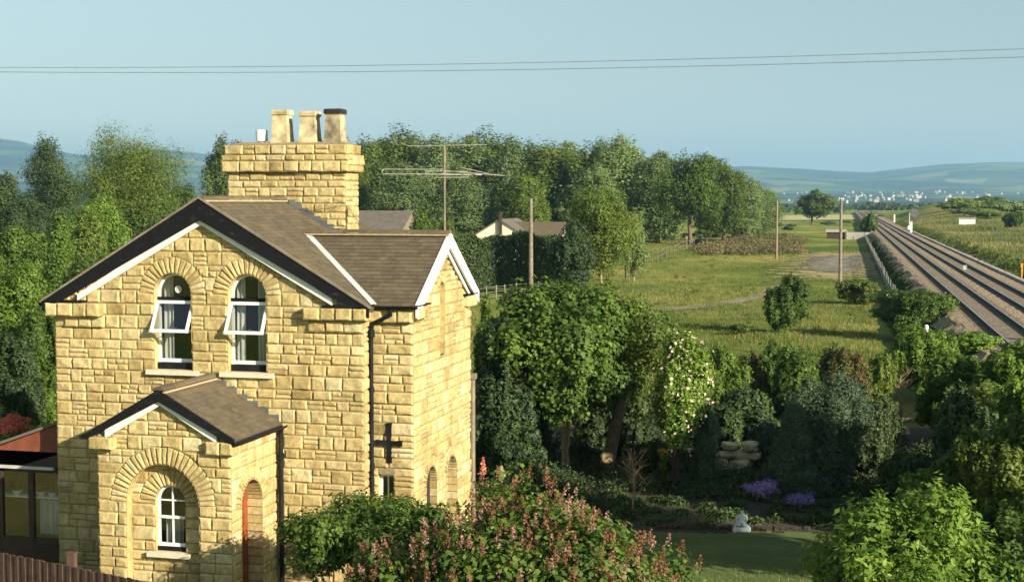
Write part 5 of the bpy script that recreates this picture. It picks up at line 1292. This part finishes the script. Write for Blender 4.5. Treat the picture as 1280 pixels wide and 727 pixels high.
# low shed by the railway
a = PZ(1053, 299); 
o, rf = gabled('low_hut', a[0]-3.2, a[0]+.5, a[1], a[1]+4, 1.5, .4, 'low dark-sided hut with a pale roof at the far end of the field', 'hut', 'wood_dark', 'concrete', axis='x', over=.3)
mb = MB(); x0 = a[0]+1; mb.box((x0, a[1]-.5, 0), (x0+5, a[1]-.3, 1.5)); mb.box((x0-.15, a[1]-.6, 0), (x0+.1, a[1]-.2, 1.75)); mb.box((x0+4.9, a[1]-.6, 0), (x0+5.15, a[1]-.2, 1.75)); tag(mb.build('low_wall', M['concrete']), 'low pale wall right of the dark hut', 'wall')
a = PZ(1210, 284, 2.0); o = empty('relay_cabinet', (a[0], a[1], 2), 'small whitish cabinet standing in the meadow right of the railway', 'cabinet')
mb = MB(); mb.box((a[0]-2, a[1], 1.6), (a[0]+1.6, a[1]+2, 4.0)); mb.build('housing', M['cream'], o); mb = MB(); mb.box((a[0]-2.2, a[1]-.2, 4.0), (a[0]+1.8, a[1]+2.2, 4.2)); mb.build('lid', M['concrete'], o)
# signal and lineside posts
x, y = rw(13.6, 330.0); z0 = EMB+.3
o = empty('railway_signal', (x, y, z0), 'slender railway signal post with a round board at the right of the tracks', 'signal')
mb = MB(); mb.tube([(x, y, z0), (x, y, z0+3.9)], .11, 8); mb.build('post', M['lead'], o)
mb = MB(); mb.tube([(x+1.1, y-.1, z0+3.8), (x+1.1, y+.05, z0+3.8)], 1.0, 20); mb.build('round_board', M['darklead'], o)
mb = MB(); mb.beam((x, y, z0+3.7), (x+1.1, y, z0+3.7), .1, .1); mb.build('bracket', M['lead'], o)
mb = MB(); mb.box((x-.3, y-.3, z0), (x+.3, y+.3, z0+1)); mb.build('cabinet', M['white'], o)
for px, yb, h, label, mt in ((1139, 291, 2.2, 'white lineside marker just right of the signal post', 'white'), (1118, 278, 2.4, 'pale lineside post left of the signal', 'cream')):
    a = PZ(px, yb, 1.5); a = (a[0], a[1]); h += 1.2; mb = MB(); mb.box((a[0]-.22, a[1]-.1, 1.2), (a[0]+.22, a[1]+.1, .3+h)); mb.add([(a[0]-.22, a[1]-.1, .3+h), (a[0]+.22, a[1]-.1, .3+h), (a[0]+.22, a[1]+.1, .3+h), (a[0]-.22, a[1]+.1, .3+h), (a[0], a[1], .5+h)], [(0,1,4),(1,2,4),(2,3,4),(3,0,4)]); tag(mb.build('marker_post', M[mt]), label, 'post')
a = PZ(1206, 337, 1.65); mb = MB(); mb.box((a[0]-.15, a[1], 1.5), (a[0]+.15, a[1]+.2, 2.0)); mb.box((a[0]-.2, a[1]-.05, 2.0), (a[0]+.2, a[1]+.25, 2.05)); tag(mb.build('track_box', M['lead']), 'small pale box beside the farther track', 'box')
a = PZ(1277, 345, 2.05); mb = MB(); mb.tube([(a[0], a[1], 1.9), (a[0], a[1], 2.9)], .05, 8); mb.box((a[0]-.08, a[1]-.08, 2.75), (a[0]+.08, a[1]-.04, 3.05)); tag(mb.build('marker_post', M['orange']), 'yellow-orange marker post in the long grass at the right edge', 'post')
# white stumps by the wide railway bush
for px, yt, yb, lb_ in ((1158, 407, 424, 'left one of two short white posts among the railway bushes'), (1164, 418, 434, 'right one of two short white posts among the railway bushes')):
    a = PD(px, yt, 78 if px < 1160 else 74); mb = MB(); mb.tube([(a[0], a[1], 0), (a[0], a[1], a[2])], .11, 7); mb.lathe((a[0], a[1], a[2]), [(.11, 0), (.07, .05), (.001, .06)], 7); tag(mb.build('white_post', M['white']), lb_, 'post')

# ------------------------------------------------------------------ distant town
def hut_mesh(w_, d_, h, r_):
    mb = MB(); mb.add([(-w_,-d_,-3),(w_,-d_,-3),(w_,d_,-3),(-w_,d_,-3),(-w_,-d_,h),(w_,-d_,h),(w_,d_,h),(-w_,d_,h),(-w_,0,h+r_),(w_,0,h+r_)], [(0,1,5,4),(1,2,6,5),(2,3,7,6),(3,0,4,7),(7,4,8),(5,6,9)], .5, 0)
    mb.add([(-w_-.4,-d_-.4,h-.1),(w_+.4,-d_-.4,h-.1),(w_+.4,0,h+r_+.1),(-w_-.4,0,h+r_+.1),(w_+.4,d_+.4,h-.1),(-w_-.4,d_+.4,h-.1)], [(0,1,2,3),(3,2,4,5)], .5, 1); return mb
tm = [hut_mesh(5, 4, 6, 3), hut_mesh(9, 5, 7, 3), hut_mesh(14, 6, 9, 3)]
base = [m_.build('town_house', [M['wall_town'], M['roof_town']]) for m_ in tm]
for b_ in base: tag(b_, 'tiny pale house in the distant town below the hills', 'house', 'houses of the distant town')
g = random.Random(5)
for i in range(85):
    o = base[i] if i < 3 else base[g.choice((0, 0, 0, 1, 1, 2))].copy()
    if i >= 3: COL.objects.link(o)
    px = g.choice((g.gauss(1130, 60), g.uniform(980, 1300))); dp = g.uniform(3300, 6000); d_ = ray(px, 252.6); d_ = d_/(d_@FW)*dp; x, y = float(d_[0]), float(d_[1])
    z = float(hill_z(np.array([x]), np.array([y]))[0]); o.location = (x, y, z+ g.uniform(0, 4)); o.rotation_euler.z = g.uniform(-1.6, 1.6); q_ = g.uniform(.35, .8); o.scale = (q_, q_, q_)
d_ = ray(1146, 252.6); d_ = d_/(d_@FW)*4300; x, y = float(d_[0]), float(d_[1]); o = empty('white_block', (x, y, 10), 'large white building standing above the distant town', 'building')
mb = MB(); mb.box((x-13, y, 8), (x+13, y+16, 27)); mb.box((x-4, y-3, 8), (x+5, y, 31)); mb.build('wall', M['white'], o); mb = MB(); mb.box((x-14, y-1, 27), (x+14, y+17, 28.2)); mb.build('roof', M['lead'], o)

# ------------------------------------------------------------------ garden things
a = PZ(927, 664); sx, sy = float(a[0]), float(a[1]); st = empty('garden_statue', (sx, sy, 0), 'small pale stone statue of a seated figure at the edge of the lawn', 'statue')
mb = MB(); mb.box((sx-.20, sy-.14, 0), (sx+.20, sy+.14, .09)); mb.box((sx-.17, sy-.12, .09), (sx+.17, sy+.12, .13)); mb.build('plinth', M['statue'], st)
# seated figure: one skinned surface
def skinned(name, joints, edges, mat, parent, sub=2):
    me = bpy.data.meshes.new(name); me.from_pydata([j[:3] for j in joints], edges, []); o = bpy.data.objects.new(name, me); COL.objects.link(o)
    md = o.modifiers.new('skin', 'SKIN'); md.use_smooth_shade = True
    for i, j in enumerate(joints): me.skin_vertices[0].data[i].radius = (j[3], j[3]*(j[4] if len(j) > 4 else 1)); me.skin_vertices[0].data[i].use_root = (i == 0)
    sb = o.modifiers.new('sub', 'SUBSURF'); sb.levels = sb.render_levels = sub; me.materials.append(mat); attach(o, parent); return o
J = [(0,0,.17,.085,.8),(0,0,.27,.075,.8),(0,0,.35,.085,.7),(0,-.005,.405,.035),(0,-.01,.455,.048),(0,-.01,.49,.030),
     (-.10,-.0,.355,.032),(-.125,-.03,.27,.026),(-.07,-.10,.215,.022),(-.02,-.12,.205,.020),
     (.10,-.0,.355,.032),(.125,-.03,.27,.026),(.07,-.10,.215,.022),(.02,-.12,.205,.020),
     (-.13,-.06,.165,.042),(-.02,-.13,.155,.032),(.13,-.06,.165,.042),(.03,-.135,.158,.030)]
E_ = [(0,1),(1,2),(2,3),(3,4),(4,5),(2,6),(6,7),(7,8),(8,9),(2,10),(10,11),(11,12),(12,13),(0,14),(14,15),(0,16),(16,17)]
skinned('figure', [(sx+j[0], sy+j[1], j[2]+.02, *j[3:]) for j in J], E_, M['statue'], st)
# boulders of the rockery
def boulder(cx, cy, cz, rx, ry, rz_, label, mat='rock', seed=0, name='boulder'):
    import bmesh
    g = random.Random(seed); bm = bmesh.new(); bmesh.ops.create_icosphere(bm, subdivisions=3, radius=1)
    ph = [g.uniform(0, 6) for _ in range(6)]
    for v in bm.verts:
        q = v.co; f = 1+.20*math.sin(q.x*2.6+ph[0])+.12*math.sin(q.y*3+ph[1])+.12*math.sin(q.z*3.2+ph[2])+.08*math.sin(q.x*8+q.z*7+ph[3])+.05*math.sin(q.y*11+ph[4])
        s_ = [math.copysign(abs(c)**.75, c) for c in q]; v.co = Vector((s_[0]*rx*f, s_[1]*ry*f, s_[2]*rz_*f))
    me = bpy.data.meshes.new(name); bm.to_mesh(me); bm.free(); me.materials.append(M[mat]); me.polygons.foreach_set('use_smooth', [True]*len(me.polygons))
    o = bpy.data.objects.new(name, me); COL.objects.link(o); o.location = (cx, cy, cz); o.rotation_euler.z = g.uniform(0, 3); return tag(o, label, 'boulder')
rb = PZ(925, 588); rx_, ry_ = float(rb[0]), float(rb[1])-.3
for dx, z, a_, b_, c_, lb_ in ((-.50, .50, .27, .24, .12, 'lower left pale boulder of the rockery beside the slim cypress'), (-.02, .50, .26, .24, .12, 'lower middle pale boulder of the rockery'), (.48, .52, .28, .24, .13, 'lower right pale boulder of the rockery beside the rounded cypress'),
                              (-.22, .76, .26, .22, .10, 'left one of the two topmost boulders of the rockery'), (.34, .80, .30, .24, .12, 'right one of the two topmost boulders, largest of the rockery'), (-.62, .22, .34, .24, .16, 'half hidden boulder at the foot of the rockery, left'), (.1, .2, .44, .26, .18, 'half hidden boulder at the foot of the rockery, middle')):
    boulder(rx_+dx, ry_, z, a_, b_, c_, lb_, seed=int(dx*100)+200)
a = PD(760, 572, 38.5); boulder(float(a[0]), 38.5, float(a[2]), .20, .16, .15, 'rounded greyish boulder on the bank under the leaning tree', 'bark_pale', 5)
# low stone edging along the back of the lawn
mb = MB(); q0 = PZ(818, 662); q1 = PZ(1012, 664); n = 26
for k in range(n):
    p = q0+(q1-q0)*k/n; w_ = float(np.linalg.norm(q1-q0))/n; h = rnd.uniform(.05, .12); j = rnd.uniform(-.05, .05)
    mb.box((p[0]+.01, p[1]+j, 0), (p[0]+w_-.01, p[1]+.2+j, h), rz=rnd.uniform(-.15, .15))
tag(mb.build('stone_edging', M['soil']), 'low row of dark edging stones along the back of the shaded lawn', 'edging')
# flowers
def flower(name, px, py, Y, w, h, leafm, label, cat='flowers', nf=900, nl_=2500, fs=.035, seed=0, green='green', z0=None):
    P = PD(px, py, Y); x, y, z = map(float, P); z0 = 0 if z0 is None else z0
    root = empty(name, (x, y, z0), label, cat); top = max(.1, z-z0)
    lb = [(q[0], q[1], q[2], q[3], q[4]) for q in lobes('round', w, h, 0, 14, seed+300)]
    b = max(0, top-h/2); lb1 = [(q[0], q[1], q[2]+b, q[3], q[4]) for q in lb]
    lb2 = [(q[0], q[1], max(.1, q[2]+b-h*.25), q[3], q[4]*1.3) for q in lb]+[(q[0]*.6, q[1]*.6, max(.1, (q[2]+b)*.45), q[3], q[4]*1.6) for q in lb]
    c, _ = crown_mesh('leaves', lb2, nl_, .07, L[green], None, seed+1); c.parent = root
    c, _ = crown_mesh('blossom', lb1, nf, fs, L[leafm], None, seed+2, asp=.9, shell=.8); c.parent = root
flower('purple_flowers', 953, 610, 37.5, 1.15, .50, 'purple_fl', 'largest clump of purple flowers in the shaded bed behind the statue', nf=4200, seed=1)
flower('purple_flowers', 1002, 625, 36.8, 1.25, .45, 'purple_fl', 'lower purple flowers spilling beside the bright shrub', nf=3200, seed=2)
flower('purple_flowers', 1034, 602, 38.5, .6, .40, 'purple_fl', 'smaller dim purple flowers under the domed cypress', nf=1800, seed=3)
flower('red_roses', 14, 533, 27.3, 1.2, .62, 'red_fl', 'red roses in full bloom above the brown lean-to roof at the left edge', nf=2400, seed=4, green='bright', nl_=5000, fs=.05)
flower('yellow_flowers', 828, 566, 40.0, .35, .4, 'yellow_fl', 'small yellow flowering plant left of the blossoming tree trunk', nf=700, seed=5, green='bright')
flower('red_poppies', 603, 632, 27.0, .5, .25, 'red_fl', 'few red blooms beside the house corner above the lilac', nf=300, seed=6)
def spire(px, ytop, ybot, Y, leafm, label, seed):
    A = PD(px, ybot, Y); B = PD(px, ytop, Y); g = np.random.default_rng(seed); x, y = float(A[0]), float(A[1]); root = empty('lupin', (x, y, 0), label, 'flower')
    m = 420; t = g.random(m); H = float(B[2]-A[2]); P = np.stack([x+g.normal(size=m)*.032*(1.1-t), y+g.normal(size=m)*.032*(1.1-t), float(A[2])+t*H], 1)
    global nr; nr = g
    v, q = leaves(P, unit(g.normal(size=(m, 3))), .05, .8); f = np_mesh('blossom', v, q, g.random(m), L[leafm]); attach(f, root)
    mb = MB(); mb.tube([(x, y, 0), (x, y, float(A[2])+H*.8)], .014, 5); mb.build('stem', M['bark'], root)
spire(604, 571, 592, 31.0, 'pink_fl', 'taller pink flower spire beside the right wall of the house', 1)
spire(627, 582, 594, 31.0, 'white_fl', 'short creamy flower spire right of the pink one', 2)
flower('rose_bush', 618, 604, 30.5, 1.2, 1.0, 'pink_fl', 'leafy rose bush at the right corner of the house', nf=60, nl_=9000, seed=8, green='green')
# spiky grass clump
def spiky(px, py, Y, r, label, seed):
    global nr
    P = PD(px, py, Y); g = np.random.default_rng(seed); V = []; Q = []
    for k in range(160):
        a = g.uniform(0, 6.28); l = g.uniform(.5, 1.1)*r; c, s_ = math.cos(a), math.sin(a); up = g.uniform(.3, 1.3)
        pts = [(c*l*t, s_*l*t, l*up*(t*1.6-t*t*1.1)) for t in (0, .35, .7, 1)]
        for i in range(3):
            b = len(V); w0 = .012*(1-i/3.2); w1 = .012*(1-(i+1)/3.2)
            for p_, ww in ((pts[i], w0), (pts[i+1], w1)): V += [(p_[0]-s_*ww, p_[1]+c*ww, p_[2]), (p_[0]+s_*ww, p_[1]-c*ww, p_[2])]
            Q.append((b, b+1, b+3, b+2))
    o = np_mesh('ornamental_grass', np.array(V), np.array(Q), g.random(len(Q)), L['grass_dry']); o.location = (float(P[0]), float(P[1]), 0); tag(o, label, 'plant')
spiky(878, 660, 33.9, .5, 'arching pale ornamental grass at the back left of the lawn', 3)
# board fence glimpsed between the dark bushes
a = PD(1118, 545, 52.0); b = PD(1166, 545, 52.0); zt = float(PD(1140, 524, 52.0)[2]); o = empty('board_fence', (float(a[0]), 52, 0), 'short run of brown upright board fence below the bare tree', 'fence')
n = 10; W_ = float(b[0]-a[0])/n; mb = MB()
for k in range(n): mb.box((a[0]+k*W_+.01, 52+.01*(k % 2), 0), (a[0]+(k+1)*W_-.01, 52.03+.01*(k % 2), zt-rnd.uniform(0, .04)))
mb.build('boards', M['grey_wood'], o); mb = MB(); mb.box((a[0]-.05, 51.95, zt), (b[0]+.05, 52.08, zt+.05)); mb.build('capping', M['grey_wood'], o)
bare_tree('dry_branches', 790, 556, 640, 'tangle of dry pale branches rising behind the lilac', 1.0, 'bark_pale', 9, 22, .03)
# dead orange-brown branch at the right edge
vtree('dead_conifer', (1262, 492, 580, 50), 'orange-brown dead branches among the green at the right edge', 'bush', leaf='brown', zb=0, k=16, n=5000, size=.12, seed=91, top='foliage', shell=.2)

# ------------------------------------------------------------------ lean-to, side wall, front fence
ln = empty('timber_lean_to', (-17.2, 26.4, 0), 'red-brown timber lean-to with white pot plants inside, built against the left house wall', 'lean-to')
LX0, LX1, LYF = -18.6, -16.13, 25.75; zr = lambda x: 3.30+.36*(x-LX1)
def slab(name, pts, y0, y1, mat, par):
    mb = MB(); n = len(pts); mb.add([(x, y0, z) for x, z in pts]+[(x, y1, z) for x, z in pts], [tuple(range(n)), tuple(range(2*n-1, n-1, -1))]+[(i, (i+1) % n, n+(i+1) % n, n+i) for i in range(n)]); return mb.build(name, mat, par)
slab('fascia', [(LX0, zr(LX0)-.50), (LX1, zr(LX1)-.62), (LX1, zr(LX1)), (LX0, zr(LX0))], LYF, LYF+.05, M['wood_red'], ln)
slab('roof', [(LX0-.1, zr(LX0)), (LX1, zr(LX1)+.01), (LX1, zr(LX1)+.07), (LX0-.1, zr(LX0)+.06)], LYF-.06, LYF+1.15, M['roof_grey'], ln)
mb = MB(); mb.beam((LX0, LYF-.07, zr(LX0)-.56), (LX1-.3, LYF-.07, zr(LX1)-.98), .05, .07); mb.box((LX0, LYF-.09, 2.30), (LX1-.25, LYF-.03, 2.36)); mb.v = mb.v[8:]; mb.f = [tuple(i-8 for i in f) for f in mb.f[6:]]; mb.a = mb.a[6:]; mb.m = mb.m[6:]
mb.build('gutter', M['lead'], ln)
fr = slab('front_wall', [(LX0, 0), (LX1, 0), (LX1, .75), (LX0, .75)], LYF, LYF+.06, M['wood_dark'], ln)
mb = MB()
mb.box((LX0, LYF, 2.22), (LX1, LYF+.06, 2.66)); 
for x in (LX0, -17.75, -17.02, LX1-.12): mb.box((x, LYF-.012, .75), (x+.12, LYF+.07, 2.22))
mb.box((LX0, LYF-.006, .75), (LX1, LYF+.066, .85)); mb.build('window', M['wood_dark'], ln)
mb = MB(); mb.add([(LX0, LYF+.03, .85), (LX1-.12, LYF+.03, .85), (LX1-.12, LYF+.03, 2.22), (LX0, LYF+.03, 2.22)], [(0,1,2,3)]); mb.build('pane', M['glass'], ln)
mb = MB(); mb.box((LX0, LYF+1.05, 0), (LX1, LYF+1.1, 2.4)); mb.box((LX0, LYF+.06, 0), (LX0+.05, LYF+1.05, 2.3)); mb.build('back_wall', M['wood_dark'], ln)
mb = MB(); mb.box((LX0, LYF+.10, 1.66), (LX1-.13, LYF+.32, 1.69)); mb.build('shelf', M['white'], ln)
mb = MB(); curtain(mb, -16.9, -16.45, .9, 1.62, LYF+.2, .12); mb.build('curtain', M['curtain'], ln)
for x, lb_ in ((-17.42, 'white bowl with a dark plant on the lean-to shelf, leftmost of three'), (-16.86, 'white bowl with a dark plant on the lean-to shelf, middle of three'), (-16.58, 'white bowl with a dark plant on the lean-to shelf, rightmost of three')):
    root = empty('plant_pot', (x, LYF+.2, 1.69), lb_, 'pot plant'); mb = MB(); mb.lathe((x, LYF+.2, 1.69), [(.06, 0), (.10, .08), (.105, .10), (.09, .10), (.08, .07), (.001, .06)], 16); mb.build('bowl', M['white'], root)
    c, _ = crown_mesh('leaves', [(x, LYF+.2, 1.86, .10, .10)], 260, .06, L['dark'], None, 5); attach(c, root)
# stone garden wall behind the lean-to
mb = MB(); p = Panel((-19.5, 30.8, 0), (1,0,0), (0,-1,0), 0, 3.45, 0, 3.3, lambda u: 2.75+max(0, min(.5, (u-1.6)*.4))); p.back(mb); p.stones(mb, False)
mb.box((-19.5, 30.81, 0), (-16.05, 31.1, 2.6), .4, 1); tag(mb.build('garden_wall', SM), 'stepped stone wall glimpsed above the lean-to left of the house', 'wall')
# close-boarded fence bottom left
A = PD(-60, 678, 23.6); B = PD(215, 733.5, 21.3); A = Vector((float(A[0]), 23.6, 0)); B = Vector((float(B[0]), 21.3, 0)); za, zb_ = float(PD(-60, 678, 23.6)[2]), float(PD(215, 733.5, 21.3)[2])
o = empty('close_board_fence', (A.x, A.y, 0), 'dark brown close-boarded fence crossing the bottom left corner', 'fence'); d = (B-A); ln_ = d.length; d.normalize(); nb = int(ln_/.11); mb = MB()
for k in range(nb):
    p = A+d*(k*.11); q = A+d*(k*.11+.104); zt = za+(zb_-za)*k/nb+rnd.uniform(-.012, .012); off = Vector((-d.y, d.x, 0))*(.01*(k % 2))
    p += off; q += off; t = Vector((-d.y, d.x, 0))*.02
    mb.add([(*p.xy, 0), (*q.xy, 0), (*q.xy, zt), (*p.xy, zt), (*(p+t).xy, 0), (*(q+t).xy, 0), (*(q+t).xy, zt), (*(p+t).xy, zt)], [(0,1,2,3),(7,6,5,4),(3,2,6,7),(0,3,7,4),(1,5,6,2)], rnd.random())
mb.build('boards', M['fence_wood'], o)
p = A+d*(ln_*.56)+Vector((-d.y, d.x, 0))*.10; zt = float(PD(97, 692, p.y)[2]); mb = MB(); mb.box((p.x-.07, p.y-.06, 0), (p.x+.07, p.y+.06, zt)); mb.box((p.x-.085, p.y-.075, zt), (p.x+.085, p.y+.075, zt+.03)); mb.build('post', M['fence_wood'], o)

# ------------------------------------------------------------------ haze
mb = MB(); mb.box((-14000, -2000, -6), (9000, 15500, 480)); hz = mb.build('haze', [])
hm = bpy.data.materials.new('haze_air'); hm.use_nodes = True; nt = hm.node_tree; nt.nodes.remove(nt.nodes['Principled BSDF'])
pv = nt.nodes.new('ShaderNodeVolumePrincipled'); pv.inputs['Density'].default_value = 1.1e-4; pv.inputs['Color'].default_value = (.39, .67, 1.0, 1); pv.inputs['Anisotropy'].default_value = 0.2
nt.links.new(pv.outputs[0], nt.nodes['Material Output'].inputs['Volume']); hz.data.materials.append(hm); tag(hz, 'thin blue summer haze in the air', 'haze', kind='stuff')

def f_tuft(g):
    y = 52+200*g.random()**1.5; lo = -.40*y+2; return (lo+(1.2-y*RS-lo)*g.random(), y, g.uniform(.12, .5))
scrub('coarse_weeds', 110000, f_tuft, .085, 'olive', .7, 'coarse darker weeds and docks scattered through the field grass', 'weeds', 900, 31)
def f_tuft2(g):
    y = 60+360*g.random()**1.5; return (*rw(15.6+.17*y*g.random(), y), g.uniform(.3, .9))
scrub('meadow_weeds', 60000, f_tuft2, .16, 'olive', .6, 'greener weeds in streaks through the meadow right of the railway', 'weeds', 420, 32)

vtree('hedge_tree', (528, 262, 352, 46), 'bushy green tree top between the grey outbuilding roof and the aerial mast', 'tree', leaf='green', zb=0, k=26, n=26000, size=.2, seed=95)
vtree('thorn_tree', (560, 276, 350, 36), 'low green thorn tree at the left end of the tall hedge', 'tree', leaf='olive', zb=0, k=22, n=20000, size=.2, seed=96)

vtree('verge_bush', (1214, 414, 480, 84), 'bright green bush leaning over the edge of the ballast at the right', 'bush', leaf='bright', zb=0, k=34, n=40000, size=.12, seed=97, top='foliage')
